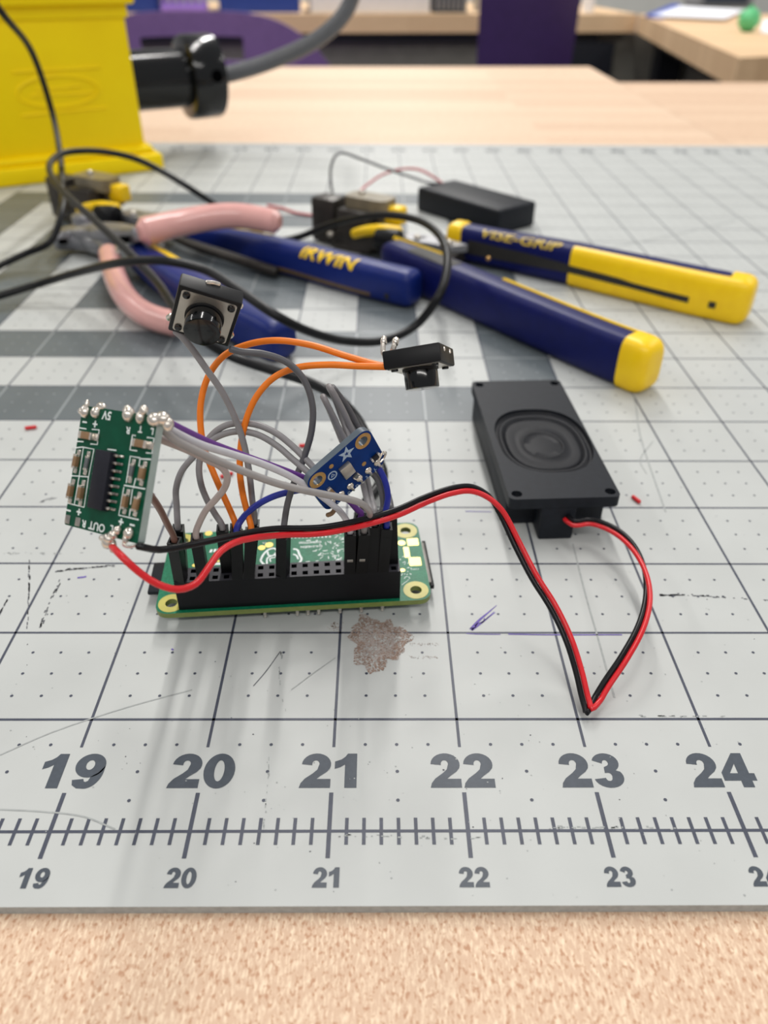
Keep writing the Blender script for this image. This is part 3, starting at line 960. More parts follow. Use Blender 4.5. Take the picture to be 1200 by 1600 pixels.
# ------------------------------------------------------------------ push switches on wires
def switch(label, F, legs):
    t = thing('push_switch', label, 'push switch', F)
    m = MB().box((0, 0, -1.85), (12, 12, 3.7), bev=.35)
    m.build('switch_body', M['black_plastic'], t)
    m = MB()
    m.plate(rrect(10.5, 10.5, .6), [circ(0, 0, 3.2)], -.05, .12)
    m.build('metal_plate', M['steel'], t, smooth=0)
    for sx in (-1, 1):
        for sy in (-1, 1):
            MB().cyl((sx * 4.25, sy * 4.25, 0), (sx * 4.25, sy * 4.25, .55), .72, n=16, bev=.12).build('corner_post', M['black_gloss'], t)
    MB().cyl((0, 0, -.1), (0, 0, .6), 3.75, n=40, bev=.15).build('button_collar', M['black_plastic'], t)
    MB().cyl((0, 0, 0), (0, 0, 4.3), 3.5, n=48, bev=.25).build('button', M['black_gloss'], t)
    for pts in legs:
        m = MB()
        m.tube(pts, .6 if len(pts) > 3 else .42, n=8, smooth=4)
        if len(pts) > 3:
            m.ball(Vector(pts[-1]).lerp(Vector(pts[-2]), .5), (.7, .7, 1.0), n=7)
        m.build('metal_leg', M['solder'], t)
    return t
SW1 = axes((.9258, .1317, -.3543), (.3741, -.299, .8664), (.0081, -.9347, -.3261), Vector((-24.72, 63.0, 72.7)))
switch('black push button facing the viewer with a square steel plate, held up on grey wires', SW1,
       [[(-6.0, -4.6, -3), (-6.5, -5.6, -3.2), (-6.2, -6.3, -3.4)], [(6.0, -4.6, -3), (6.4, -5.6, -3.3), (6.1, -6.3, -3.4)],
        [(6.0, 2.4, -3), (6.25, 2.5, -3.2), (6.2, 2.6, -3.7)], [(-1.2, 6.0, -3.0), (0, 6.1, -3.3), (1.2, 6.0, -3.5)]])
SW2 = axes((.9401, -.2109, .2679), (-.3199, -.8175, .479), (.118, -.536, -.836), Vector((17.5, 66.08, 60.77)))
switch('black push button facing down at the ends of the two orange wires', SW2,
       [[(-6.0, 2.4, -2.6), (-6.9, 2.0, -4.0), (-6.9, 1.6, -5.4), (-6.6, 1.2, -7.2)], [(-6.0, -2.4, -2.6), (-5.9, -1.4, -4.4), (-5.4, -1.3, -5.6), (-4.8, -1.6, -7.0)],
        [(5.8, 2.4, -2.4), (5.85, 2.4, -2.7), (5.8, 2.4, -3.0)], [(5.8, -2.4, -2.4), (5.85, -2.4, -2.7), (5.8, -2.4, -3.0)]])

# ------------------------------------------------------------------ jumper wires
WR = .70
def socket_pin(col, row):
    return PI @ Vector((HX + (col - 9.5) * 2.565, HY + (-1.27 if row == 0 else 1.27), HH))
UP = (PI.to_3x3() @ Vector((0, 0, 1))).normalized()
def wire_pts(d0, pts, d1):
    """pixels -> points; depth runs evenly from d0 to d1 unless a point gives its own"""
    L = [0.0]
    for a, b in zip(pts, pts[1:]):
        L.append(L[-1] + math.hypot(a[0] - b[0], a[1] - b[1]))
    ks = [(0, d0)] + [(i, p[2]) for i, p in enumerate(pts) if len(p) > 2] + [(len(pts) - 1, d1)]
    out = []
    for i, p in enumerate(pts):
        lo = max((k for k in ks if k[0] <= i), key=lambda k: k[0])
        hi = min((k for k in ks if k[0] >= i), key=lambda k: k[0])
        if len(p) > 2:
            d = p[2]
        elif lo[0] == hi[0]:
            d = lo[1]
        else:
            d = lo[1] + (hi[1] - lo[1]) * (L[i] - L[lo[0]]) / max(1e-6, L[hi[0]] - L[lo[0]])
        out.append(atd(p[0], p[1], d))
    return out
def jumper(label, mat_, col, row, top, pts, d_end, group='jumper wires', spin=0.0, glint=False):
    base = socket_pin(col, row)
    best, bd = None, 1e9
    for i in range(400):
        d = 130 + i * .2
        q = atd(top[0], top[1], d)
        e = abs((q - base).length - 14.2) + (0 if (q - base).normalized().dot(UP) > .75 else 8)
        if e < bd:
            best, bd = q, e
    z = (best - base).normalized()
    x = PI.to_3x3() @ Vector((1, 0, 0))
    x = (x - z * x.dot(z)).normalized()
    Fr = axes(x, z.cross(x), z, base) @ Matrix.Rotation(spin, 4, 'Z')
    t = thing('jumper_wire', label, 'jumper wire', Fr, group)
    m = MB()
    m.plate(sq(0, 0, 1.24), [sq(0, 0, .82)], 11.5, 14.0)
    m.box((0, 0, 5.85), (2.48, 2.48, 11.5))
    hs = m.build('connector_housing', M['housing'], t, smooth=0)
    if glint:
        MB().box((0, -1.24, 5.2), (1.3, .16, .9), bev=.06).build('crimp_contact', M['tin'], hs)
    tip = base + z * 12.2
    d0 = depth(base + z * 15)
    W_ = [tip, base + z * 15.2] + wire_pts(d0, [tuple(best_px(base + z * 15.2))] + pts, d_end)[1:]
    MB().tube(W_, WR, n=14, smooth=10).build('wire', mat_, t, world_space=True)
    return t
def best_px(p):
    v = CR.transposed() @ (Vector(p) - CAM)
    return (600 + F_PX * v.x / -v.z, 800 - F_PX * v.y / -v.z)

jumper('brown jumper wire, front pin at the far left of the socket', M['brown_wire'], 0, 0, (272, 843),
       [(262, 820), (250, 796), (238, 778), (226, 764), (214, 756)], 131, spin=-.25)
jumper('grey jumper wire looping from behind the brown one to the blue board', M['grey_wire'], 0, 1, (278, 824),
       [(276, 790), (275, 765), (283, 738), (300, 716), (322, 694), (345, 680), (372, 674), (402, 679), (432, 696), (458, 718), (484, 740), (500, 752)], 162)
jumper('pale brown jumper wire with an S bend, third pin from the left', M['pink_wire'], 2, 0, (307, 838),
       [(311, 818), (322, 797), (338, 779), (351, 762), (355, 745), (347, 731), (325, 719), (295, 704), (268, 693), (250, 686), (240, 682)], 130)
jumper('grey jumper wire making the higher arch to the blue board', M['grey_wire'], 4, 1, (347, 824),
       [(336, 803), (323, 780), (314, 756), (311, 730), (317, 702), (331, 680), (350, 666), (374, 661), (402, 664), (430, 676), (456, 696), (482, 722), (500, 742)], 162)
jumper('orange jumper wire bowing left before it reaches the downward button', M['orange_wire'], 5, 1, (368, 823),
       [(362, 803), (348, 772), (332, 735), (319, 700), (313, 660), (315, 622), (327, 585), (350, 556), (385, 539), (430, 532), (485, 539), (540, 556), (590, 570), (604, 572)], 158)
jumper('blue jumper wire running left of the orange pair to the blue board', M['blue_wire'], 5, 0, (370, 831),
       [(376, 814), (390, 798), (410, 784), (432, 774), (456, 768), (480, 764), (505, 765)], 166)
jumper('orange jumper wire rising straight before it reaches the downward button', M['orange_wire'], 6, 0, (392, 828),
       [(388, 806), (380, 775), (375, 740), (376, 700), (385, 655), (402, 618), (428, 590), (462, 575), (510, 570), (560, 572), (604, 573)], 157)
jumper('grey jumper wire behind the orange ones up to the upright button', M['grey_wire'], 6, 1, (397, 815),
       [(394, 780), (389, 735), (380, 690), (368, 655), (348, 614), (322, 576), (300, 545), (284, 526), (274, 517)], 153)
jumper('dark grey jumper wire in the middle of the socket up to the upright button', M['darkgrey_wire'], 9, 0, (443, 834),
       [(445, 812), (450, 784), (461, 750), (476, 712), (487, 672), (488, 632), (474, 592), (448, 566), (412, 553), (374, 549), (360, 545)], 153, spin=-.4)
jumper('white jumper wire passing behind the blue board from the green amplifier', M['white_wire'], 15, 0, (547, 830),
       [(542, 814), (532, 800), (516, 786), (492, 768), (455, 745), (410, 725), (360, 709), (315, 695), (284, 681), (263, 669), (252, 661)], 127.5, glint=True)
jumper('purple jumper wire above the white one', M['purple_wire'], 15, 1, (563, 808),
       [(557, 795), (545, 782), (520, 766), (475, 747), (430, 730), (380, 712), (330, 693), (294, 676), (272, 665), (258, 657)], 129)
jumper('light grey jumper wire passing in front of the blue board', M['lightgrey_wire'], 16, 0, (569, 829),
       [(577, 808, 163), (576, 797, 158), (563, 786, 154), (540, 779, 151), (510, 773, 149), (475, 766, 146), (435, 756), (395, 742), (350, 724), (310, 706), (278, 690), (257, 674), (247, 664)], 127, glint=True)
jumper('grey jumper wire looping up behind the blue board, left strand of three', M['grey_wire'], 16, 1, (578, 806),
       [(573, 780, 176), (564, 745, 176), (548, 706, 172), (526, 662, 168), (507, 624, 165), (505, 620, 166.5), (512, 634, 170), (535, 690, 171)], 168)
jumper('grey jumper wire looping up behind the blue board, middle strand of three', M['grey_wire'], 17, 1, (585, 806),
       [(580, 778, 177), (572, 742, 177), (558, 694, 173), (536, 642, 168), (517, 608, 165), (514, 604, 166.5), (522, 620, 170), (548, 690, 171)], 168)
jumper('grey jumper wire looping up behind the blue board, right strand of three', M['darkgrey_wire'], 19, 1, (611, 800),
       [(607, 775, 180), (596, 745, 181), (580, 710, 179), (560, 668, 175), (540, 632, 172), (522, 608, 169), (520, 606, 171), (530, 624, 174), (560, 690, 174)], 170)
jumper('blue jumper wire curving down from the right corner of the blue board', M['blue_wire'], 18, 0, (604, 821),
       [(603, 800, 170), (606, 775, 169), (601, 750, 168), (592, 732, 167), (586, 722, 166)], 165)
jumper('short grey jumper wire under the blue board beside the blue one', M['darkgrey_wire'], 17, 0, (586, 818),
       [(598, 795, 171), (597, 772, 170), (589, 748, 168.5), (577, 735, 167)], 166)

# ------------------------------------------------------------------ loudspeaker with its twin lead
SPK = Matrix.Translation((56.7, 121.1, 0)) @ Matrix.Rotation(.05, 4, 'Z')
spk = thing('loudspeaker', 'flat black boxed loudspeaker lying face up on the mat, red and black lead', 'loudspeaker', SPK)
ox, oy = onplane(848, 687, SPK, 13.5)
RX, RY = 13.7, 18.2
def sup(rx, ry, e, n=64):
    out = []
    for i in range(n):
        a = 2 * math.pi * i / n
        c, s = math.cos(a), math.sin(a)
        out.append((ox + rx * math.copysign(abs(c) ** (2 / e), c), oy + ry * math.copysign(abs(s) ** (2 / e), s)))
    return out
mb = MB()
mb.plate(rrect(29.8, 69, 1.6), [sup(RX, RY, 2.5)] + [circ(sx * 12.6, sy * 31.9, 1.45, 20) for sx in (-1, 1) for sy in (-1, 1)], 10.6, 13.8)
mb.build('front_plate', M['black_satin'], spk, smooth=0)
mb = MB()
mb.box((0, 3.2, 5.3), (28, 60.5, 10.6), bev=.8)
mb.build('enclosure', M['black_satin'], spk)
mb = MB()
mb.box((-1.1, -29.4, 5.3), (9.4, 10, 10.6), bev=.5)
mb.build('lead_block', M['black_satin'], spk)
mb = MB()
mb.plate([(-14.2, -25), (-5, -25), (-5, -22), (-14.2, -22)], [], 0, 10.5)
prof = [(1.0, 13.0), (.985, 12.5), (.96, 12.35), (.93, 12.35), (.90, 12.8), (.87, 12.95), (.84, 12.8), (.81, 12.1), (.79, 11.9), (.775, 12.3), (.76, 12.45), (.73, 12.5), (.60, 12.35), (.46, 12.2), (.445, 12.45), (.43, 12.5), (.41, 12.4), (.395, 12.1), (.25, 12.3), (.12, 12.4), (.0, 12.42)]
vs, fs = [], []
N = 64
for k, (r, z) in enumerate(prof):
    e = 2.5 if r > .55 else 2.05
    for i in range(N):
        a = 2 * math.pi * i / N
        c, s = math.cos(a), math.sin(a)
        vs.append((ox + RX * r * math.copysign(abs(c) ** (2 / e), c), oy - 1.6 * (1 - r) + RY * (r if r > .5 else r * .92) * math.copysign(abs(s) ** (2 / e), s), z))
for k in range(len(prof) - 1):
    for i in range(N):
        fs.append((k * N + i, k * N + (i + 1) % N, (k + 1) * N + (i + 1) % N, (k + 1) * N + i))
cone = MB().add(vs, fs).build('speaker_cone', M['cone'], spk, smooth=60)
ampC = lambda x, y, h=0: AMP @ Vector((*A(x, y), h))
sp_face = aty(884, 813, 85.2)
twin = [(345, 848, 138), (420, 832, 148), (500, 829, 156), (560, 818, 161), (620, 801, 164), (665, 781, 167), (705, 767, 169), (737, 764, 170.5), (764, 777, 171.5), (784, 802, 172),
        (808, 850, 172), (835, 902, 171), (864, 948, 170), (888, 998, 168.5), (904, 1048, 165.5), (914, 1090, 163), (921, 1113, 161.2)]
tw3 = [atd(*p) for p in twin]
tw3[-1].z = max(tw3[-1].z, 1.2)
back = [(930, 1098, 2.0), (948, 1068, 4.0), (975, 1028, 7.0), (1001, 980, 9.5), (1012, 935, 10.5), (1006, 888, 10.5), (985, 850, 10.0), (955, 826, 9.0), (922, 815, 8.0)]
bk3 = [atz(*p) for p in back] + [sp_face + Vector((2, -1.2, 0)), sp_face + Vector((0, 2, 0))]
def strands(pts3, angs):
    P = spline(pts3, 10)
    m_ = len(P)
    A_, B_ = [], []
    for i, p in enumerate(P):
        t = (P[min(i + 1, m_ - 1)] - P[max(i - 1, 0)]).normalized()
        v = (CAM - p).normalized()
        s = v.cross(t).normalized()         # across the wire as seen by the viewer
        n_ = s.cross(t).normalized()
        u = i / (m_ - 1)
        k = u * (len(angs) - 1)
        j = min(int(k), len(angs) - 2)
        a = math.radians(angs[j] + (angs[j + 1] - angs[j]) * (k - j))
        o_ = s * math.cos(a) * .62 + n_ * math.sin(a) * .62
        A_.append(p + o_)
        B_.append(p - o_)
    return A_, B_
b1, r1 = strands(tw3, [0, 0, 0, 0, 8, 14, 20, 35, 75, 135, 170, 178, 180, 180, 180, 180, 180])
b2, r2 = strands(bk3, [0, 0, 0, 10, 35, 90, 145, 175, 180, 180, 180])
# the two strands part before the amplifier
k = 12
br_end = [ampC(715, 1500, .0), ampC(735, 1502, .0), atd(250, 859, 130.5), atd(300, 851, 134)]
rd_end = [ampC(480, 1505, .3), atd(190, 869, 125), atd(215, 892, 126), atd(245, 912, 127.5), atd(278, 921, 129), atd(306, 912, 131), atd(325, 888, 133), atd(345, 861, 136), atd(378, 844, 141)]
# which strand is red: the lower one on the left, the right one on the way down
blk = br_end + b1[8::4] + b2[2::4]
red = rd_end + r1[14::4] + r2[2::4]
MB().tube(blk, .62, n=12, smooth=3).build('black_lead', M['black_wire'], spk, world_space=True)
MB().tube(red, .62, n=12, smooth=3).build('red_lead', M['red_wire'], spk, world_space=True)

# ------------------------------------------------------------------ battery box
BAT = Matrix.Translation((66.57, 401.5, 0)) @ Matrix.Rotation(-.879, 4, 'Z')
bat = thing('battery_box', 'closed black battery box behind the tools, with a red and a black lead', 'battery box', BAT)
m = MB().box((0, 0, 6.95), (68.1, 31.7, 13.9), bev=1.6, seg=3)
m.build('case', M['black_satin'], bat)
MB().box((0, 0, 13.93), (66, .3, .12)).build('lid_seam', M['black_plastic'], bat)
bx = lambda px, py, z: atz(px, py, z)
MB().tube([bx(692, 287, 13.5), bx(682, 280, 16), bx(660, 267, 20), bx(630, 264, 18), bx(600, 272, 14), bx(575, 288, 10), bx(556, 306, 8), bx(540, 325, 5), bx(523, 330, 3), bx(500, 336, 1.5), bx(465, 333, 1), bx(440, 325, 1), bx(418, 321, 1)], .75, n=10, smooth=6).build('red_lead', M['red_faded'], bat, world_space=True)
MB().tube([bx(692, 287, 13.5), bx(672, 286, 15), bx(640, 276, 18), bx(600, 262, 24), bx(560, 247, 30), bx(535, 239, 33), bx(524, 244, 32), bx(517, 262, 26), bx(517, 285, 18), bx(521, 310, 9), bx(526, 335, 3)], .75, n=10, smooth=6).build('black_lead', M['darkgrey_wire'], bat, world_space=True)

# ------------------------------------------------------------------ hand tools
class Grip:
    """handle swept along a path; angle 0 faces the viewer's side, 90 is up"""
    def __init__(self, pts, w, h, e=4.0):
        self.P = spline([Vector(p) for p in pts], 16)
        self.L = [0.0]
        for a, b in zip(self.P, self.P[1:]):
            self.L.append(self.L[-1] + (b - a).length)
        self.len = self.L[-1]
        self.w, self.h, self.p = w, h, 2 / e
    def at(self, t):
        s = max(0, min(1, t)) * self.len
        i = 0
        while i < len(self.L) - 2 and self.L[i + 1] < s:
            i += 1
        k = (s - self.L[i]) / max(1e-6, self.L[i + 1] - self.L[i])
        P = self.P[i].lerp(self.P[i + 1], k)
        T = (self.P[min(i + 2, len(self.P) - 1)] - self.P[max(i - 1, 0)]).normalized()
        return P, T
    @staticmethod
    def lerp(l, t):
        if not hasattr(l, '__len__'):
            return l
        k = max(0, min(1, t)) * (len(l) - 1)
        i = min(int(k), len(l) - 2)
        return l[i] + (l[i + 1] - l[i]) * (k - i)
    def surf(self, t, deg, off=0.0, sc=1.0):
        P, T = self.at(t)
        s = T.cross(Vector((0, 0, 1))).normalized()
        u = s.cross(T).normalized()
        a = math.radians(deg)
        c, n = math.cos(a), math.sin(a)
        w, h = self.lerp(self.w, t) / 2 * sc + off, self.lerp(self.h, t) / 2 * sc + off
        return P + s * w * math.copysign(abs(c) ** self.p, c) + u * h * math.copysign(abs(n) ** self.p, n)
    def body(self, mb, t0, t1, off=0.0, r=3.0, n=28, st=24, round0=True, round1=True):
        ts = []
        e = r / self.len
        if round0:
            ts += [(t0 + e * (1 - math.cos(a)), math.sin(a) * .45 + .55) for a in (0.0, .35, .7, 1.1)]
        ts += [(t0 + (e if round0 else 0) + (t1 - t0 - (e if round0 else 0) - (e if round1 else 0)) * i / st, 1) for i in range(st + 1)]
        if round1:
            ts += [(t1 - e * (1 - math.cos(a)), math.sin(a) * .45 + .55) for a in (1.1, .7, .35, 0.0)]
        vs = [self.surf(t, 360 * k / n, off, sc) for t, sc in ts for k in range(n)]
        m_ = len(ts)
        fs = [(i * n + k, i * n + (k + 1) % n, (i + 1) * n + (k + 1) % n, (i + 1) * n + k) for i in range(m_ - 1) for k in range(n)]
        fs += [tuple(range(n - 1, -1, -1)), tuple(range((m_ - 1) * n, m_ * n))]
        mb.add(vs, fs)
        return mb
    def patch(self, mb, t0, t1, a0, a1, off=.3, nt=20, na=4):
        """thin raised strip lying on the surface"""
        vs = []
        for lift in (off, -.6):
            for i in range(nt + 1):
                for k in range(na + 1):
                    f0 = self.lerp(a0, i / nt)
                    f1 = self.lerp(a1, i / nt)
                    vs.append(self.surf(t0 + (t1 - t0) * i / nt, f0 + (f1 - f0) * k / na, lift))
        q = lambda i, k, s: s * (nt + 1) * (na + 1) + i * (na + 1) + k
        fs = []
        for i in range(nt):
            for k in range(na):
                fs.append((q(i, k, 0), q(i, k + 1, 0), q(i + 1, k + 1, 0), q(i + 1, k, 0)))
                fs.append((q(i, k, 1), q(i + 1, k, 1), q(i + 1, k + 1, 1), q(i, k + 1, 1)))
        for i in range(nt):
            fs.append((q(i, 0, 0), q(i + 1, 0, 0), q(i + 1, 0, 1), q(i, 0, 1)))
            fs.append((q(i, na, 0), q(i, na, 1), q(i + 1, na, 1), q(i + 1, na, 0)))
        for k in range(na):
            fs.append((q(0, k, 0), q(0, k, 1), q(0, k + 1, 1), q(0, k + 1, 0)))
            fs.append((q(nt, k, 0), q(nt, k + 1, 0), q(nt, k + 1, 1), q(nt, k, 1)))
        mb.add(vs, fs)
        return mb
    def text(self, mb, s, t, deg, size, wide=1.0, bold=.0, shear=.0, off=.3):
        vs, fs = text_geo(s, size, bold, shear)
        b = bmesh.new()
        bv = [b.verts.new(v) for v in vs]
        for f in fs:
            if len(set(f)) > 2:
                try:
                    b.faces.new([bv[i] for i in f])
                except ValueError:
                    pass
        bmesh.ops.triangulate(b, faces=b.faces[:])
        for _ in range(6):
            long_e = [e for e in b.edges if e.calc_length() > .8]
            if not long_e:
                break
            bmesh.ops.subdivide_edges(b, edges=long_e, cuts=1)
            bmesh.ops.triangulate(b, faces=b.faces[:])
        b.verts.index_update()
        vs = [v.co.copy() for v in b.verts]
        fs = [tuple(v.index for v in f.verts) for f in b.faces]
        b.free()
        tab, L, prev = [], 0.0, None
        for i in range(-80, 261):
            p = self.surf(t, i, off)
            if prev is not None:
                L += (p - prev).length
            prev = p
            tab.append((L, i))
        base = [l for l, i in tab if i == deg][0]
        def ang(mm):
            for (l0, i0), (l1, i1) in zip(tab, tab[1:]):
                if l1 >= base + mm:
                    return i0 + (base + mm - l0) / max(1e-6, l1 - l0)
            return tab[-1][1]
        mb.add([self.surf(t + v.x * wide / self.len, ang(v.y), off) for v in vs], fs)
        return mb

def Z(px, py, z):
    return atz(px, py, z)

def stripper_head(t, J, H, sc=1.0):
    """jaws, plates, lever and knob; x runs from the jaw tips to the handles"""
    x = (H - J)
    x.z = 0
    x.normalize()
    y = Vector((0, 0, 1)).cross(x)
    F = axes(x, y, Vector((0, 0, 1)), Vector((J.x, J.y, 0))) @ Matrix.Diagonal((sc, sc, 1, 1))
    def part(name, mat_, m):
        m.v = [F @ p for p in m.v]
        return m.build(name, mat_, t, world_space=True)
    part('jaw', M['tool_dark'], MB().box((2, 2, 13), (15, 13, 22), bev=1.2).box((3, 4, 3), (18, 14, 4), bev=.8))
    part('jaw', M['tool_dark'], MB().box((22, 1, 11), (19, 15, 20), bev=1.2).box((22, 1, 2.5), (24, 17, 4), bev=.8))
    part('side_plate', M['tool_dark'], MB().plate([(8, -6), (30, -8), (58, -5), (84, -9), (84, 4), (58, 6), (30, 8), (8, 6)], [], 4, 9))
    part('cover_plate', M['tool_brown'], MB().plate(rrect(26, 14, 4, c=(26, 6)), [], 20, 26.5).box((31, 8, 16), (16, 8, 10), bev=1))
    part('stop_block', M['tool_yellow'], MB().box((41, 7, 19), (10, 8, 9), bev=1.4, seg=3))
    part('lever', M['tool_yellow'], MB().tube([(26, -10, 11), (33, -10, 13.5), (42, -8, 15), (50, -4, 14)], (2.4, 3.2), n=12, smooth=6))
    part('knob', M['black_plastic'], MB().cyl((40, -9, 11), (53, -8, 11), 5.6, n=24, bev=1.0))
    part('link_plate', M['tool_steel'], MB().plate([(50, -4), (60, -7), (80, -6), (86, 2), (70, 6), (52, 4)], [circ(62, 0, 1.6)], 9, 12.5))
    for p in ((10, -8.5, 8), (20, 7, 27), (60, -3, 13), (78, -2, 13)):
        part('rivet', M['steel'], MB().ball(p, (2.0, 2.0, 1.5), n=8))

# right-hand stripper: blue handles ending in yellow
tc = thing('wire_stripper', 'blue and yellow wire stripper with open handles behind the loudspeaker', 'wire stripper', Matrix.Translation(Z(690, 390, 0)))
gU = Grip([Z(704, 373, 9.6), Z(745, 381, 9.6), Z(820, 396, 9.6), Z(900, 412, 9.6), Z(1000, 434, 9.6), Z(1100, 456, 9.6), Z(1176, 471, 9.6)], [12, 13, 14, 15, 15, 15], [17, 17, 18, 18.5, 19, 19], 4.5)
gU.body(MB(), .03, .93, r=2, round0=False).build('handle', M['tool_blue'], tc, world_space=True)
gU.body(MB(), -.0, .065, off=.7, r=2.5, st=6).build('finger_guard', M['tool_yellow'], tc, world_space=True)
m = gU.patch(MB(), .455, .965, -78, 78, off=.35, nt=30, na=10)
gU.body(m, .93, 1.0, off=.45, r=5, st=6, round0=False)
grip_o = m.build('yellow_grip', M['tool_yellow'], tc, world_space=True)
gU.patch(MB(), .09, .84, [7, 4, .4, 0, -.2], [-7, -5, -2.5, -3.2, -5.5], off=.5, nt=36, na=6).build('slot', M['tool_slot'], grip_o, world_space=True)  # slot strip; its wider left end paints in the shaded gap
gU.patch(MB(), .895, .914, -.2, -5, off=.7, nt=2).build('lanyard_hole', M['tool_slot'], grip_o, world_space=True)
gU.text(MB(), 'VISE-GRIP', .268, 50, 7.2, 1.4, bold=.12, shear=.2, off=.25).build('printed_text', M['tool_print'], tc, world_space=True, smooth=0)
gL = Grip([Z(606, 402, 9.8), Z(660, 424, 9.8), Z(760, 467, 9.8), Z(850, 506, 9.8), Z(940, 544, 9.8), Z(1022, 576, 9.8)], [13, 15, 14, 13, 13], [18, 19, 19, 19, 19], 4.0)
gL.body(MB(), 0, .965, r=6, round1=False).build('handle', M['tool_blue'], tc, world_space=True)
gL.body(MB(), .93, 1.0, off=.6, r=5, st=6, round0=False).build('end_cap', M['tool_yellow'], tc, world_space=True)
gL.patch(MB(), .48, .94, 100, 125, off=.5, nt=20).build('yellow_stripe', M['tool_yellow'], tc, world_space=True)
gL.patch(MB(), .0, .22, 105, 130, off=.7, nt=12).build('yellow_stripe', M['tool_yellow'], tc, world_space=True)
gL.patch(MB(), .13, .32, 62, 100, off=.2, nt=8).build('worn_print', M['tool_slot'], tc, world_space=True)
stripper_head(tc, Z(507, 352, 9), Z(692, 388, 9))
MB().ball(Z(763, 404, 8), 1.2, n=8).build('rivet', M['brass'], tc, world_space=True)

MB().tube([Z(655, 378, 8), Z(690, 379, 8), Z(722, 379, 9)], 3.4, n=12).build('handle_arm', M['tool_dark'], tc, world_space=True)

# left-hand stripper: all-blue handles
tb = thing('wire_stripper', 'blue wire stripper lying between the pink pliers and the other stripper', 'wire stripper', Matrix.Translation(Z(260, 380, 0)))
hU = Grip([Z(282, 367, 8.2), Z(340, 372, 8.2), Z(385, 382, 8.2), Z(420, 394, 8.2), Z(480, 409, 8.2), Z(560, 430, 8.2), Z(651, 452, 8.2)], [7, 9, 13, 14, 14, 14], [9, 11, 15.5, 16, 16, 16], 3.6)
hU.body(MB(), 0, 1.0, r=3.5, st=40).build('handle', M['tool_blue_gloss'], tb, world_space=True)
hU.patch(MB(), .48, .86, [-10, -16], [-24, -30], off=.25, nt=20).build('slot', M['tool_slot_gold'], tb, world_space=True)
hU.patch(MB(), .915, .93, -6, -22, off=.25, nt=2).build('lanyard_hole', M['tool_slot'], tb, world_space=True)
hU.patch(MB(), .18, .40, 100, 124, off=.35, nt=12).build('yellow_stripe', M['tool_print'], tb, world_space=True)
hU.text(MB(), 'IRWIN', .685, 50, 10.0, 1.12, bold=.25, shear=.2, off=.25).build('printed_text', M['tool_yellow'], tb, world_space=True, smooth=0)
hL = Grip([Z(216, 398, 8.4), Z(240, 415, 8.4), Z(290, 449, 8.4), Z(345, 484, 8.4), Z(400, 513, 8.4), Z(447, 535, 8.4)], [13, 16, 16, 15, 15], [14, 16, 16.5, 16.5, 16.5], 3.4)
hL.body(MB(), 0, 1.0, r=6, st=30).build('handle', M['tool_blue_gloss'], tb, world_space=True)
hL.patch(MB(), .10, .36, 96, 118, off=.35, nt=12).build('yellow_stripe', M['tool_yellow'], tb, world_space=True)
hL.patch(MB(), .74, .75, 5, 150, off=.12, nt=2, na=10).build('grip_seam', M['tool_slot'], tb, world_space=True)
stripper_head(tb, Z(98, 318, 9), Z(262, 352, 9), 1.02)
MB().tube([Z(258, 362, 7), Z(300, 382, 6), Z(360, 402, 5), Z(430, 424, 4)], 2.6, n=12).build('link_rod', M['tool_dark'], tb, world_space=True)

MB().tube([Z(238, 350, 7), Z(265, 360, 7), Z(300, 370, 8)], 3.2, n=12).build('handle_arm', M['tool_dark'], tb, world_space=True)
MB().tube([Z(248, 362, 5), Z(250, 390, 5), Z(250, 420, 7)], 3.2, n=12).build('handle_arm', M['tool_dark'], tb, world_space=True)

# pink-handled cutters
tp = thing('cutting_pliers', 'small steel pliers with pale pink dipped handles on top of the tools', 'pliers', Matrix.Translation(Z(140, 385, 0)))
MB().tube([Z(171, 398, 10), Z(180, 432, 9), Z(196, 464, 8), Z(222, 488, 7), Z(250, 500, 6.5), Z(272, 505, 6.5)], 5.2, n=20).build('handle_grip', M['pink_grip'], tp, world_space=True)
MB().tube([Z(226, 362, 23.5), Z(270, 351, 24.5), Z(320, 341, 26), Z(370, 337, 27), Z(430, 346, 26)], (6.4, 5.6), n=20).build('handle_grip', M['pink_grip'], tp, world_space=True)
jA = Grip([Z(222, 366, 22), Z(190, 366, 15), Z(150, 364, 11), Z(115, 366, 9), Z(84, 376, 8)], [7, 10, 18, 17, 9], [7, 8, 9, 9, 7], 3.5)
jA.body(MB(), 0, 1, r=2).build('jaw', M['tool_steel'], tp, world_space=True)
jB = Grip([Z(172, 400, 9), Z(166, 385, 8), Z(145, 376, 7), Z(115, 376, 6), Z(84, 379, 6)], [6, 9, 16, 15, 8], [7, 8, 9, 9, 7], 3.5)
jB.body(MB(), 0, 1, r=2).build('jaw', M['tool_steel'], tp, world_space=True)
MB().cyl(Z(137, 371, 5), Z(137, 371, 5) + Vector((0, 0, 12)), 6.0, n=24, bev=1).build('pivot', M['tool_steel'], tp, world_space=True)
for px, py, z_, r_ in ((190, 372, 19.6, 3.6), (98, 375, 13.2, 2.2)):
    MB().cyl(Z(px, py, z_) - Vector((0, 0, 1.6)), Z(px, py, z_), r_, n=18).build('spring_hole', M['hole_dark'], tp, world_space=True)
MB().tube([Z(216, 368, 16), Z(198, 376, 16), Z(186, 381, 15), Z(184, 396, 13)], 1.3, n=8).build('spring', M['steel'], tp, world_space=True)

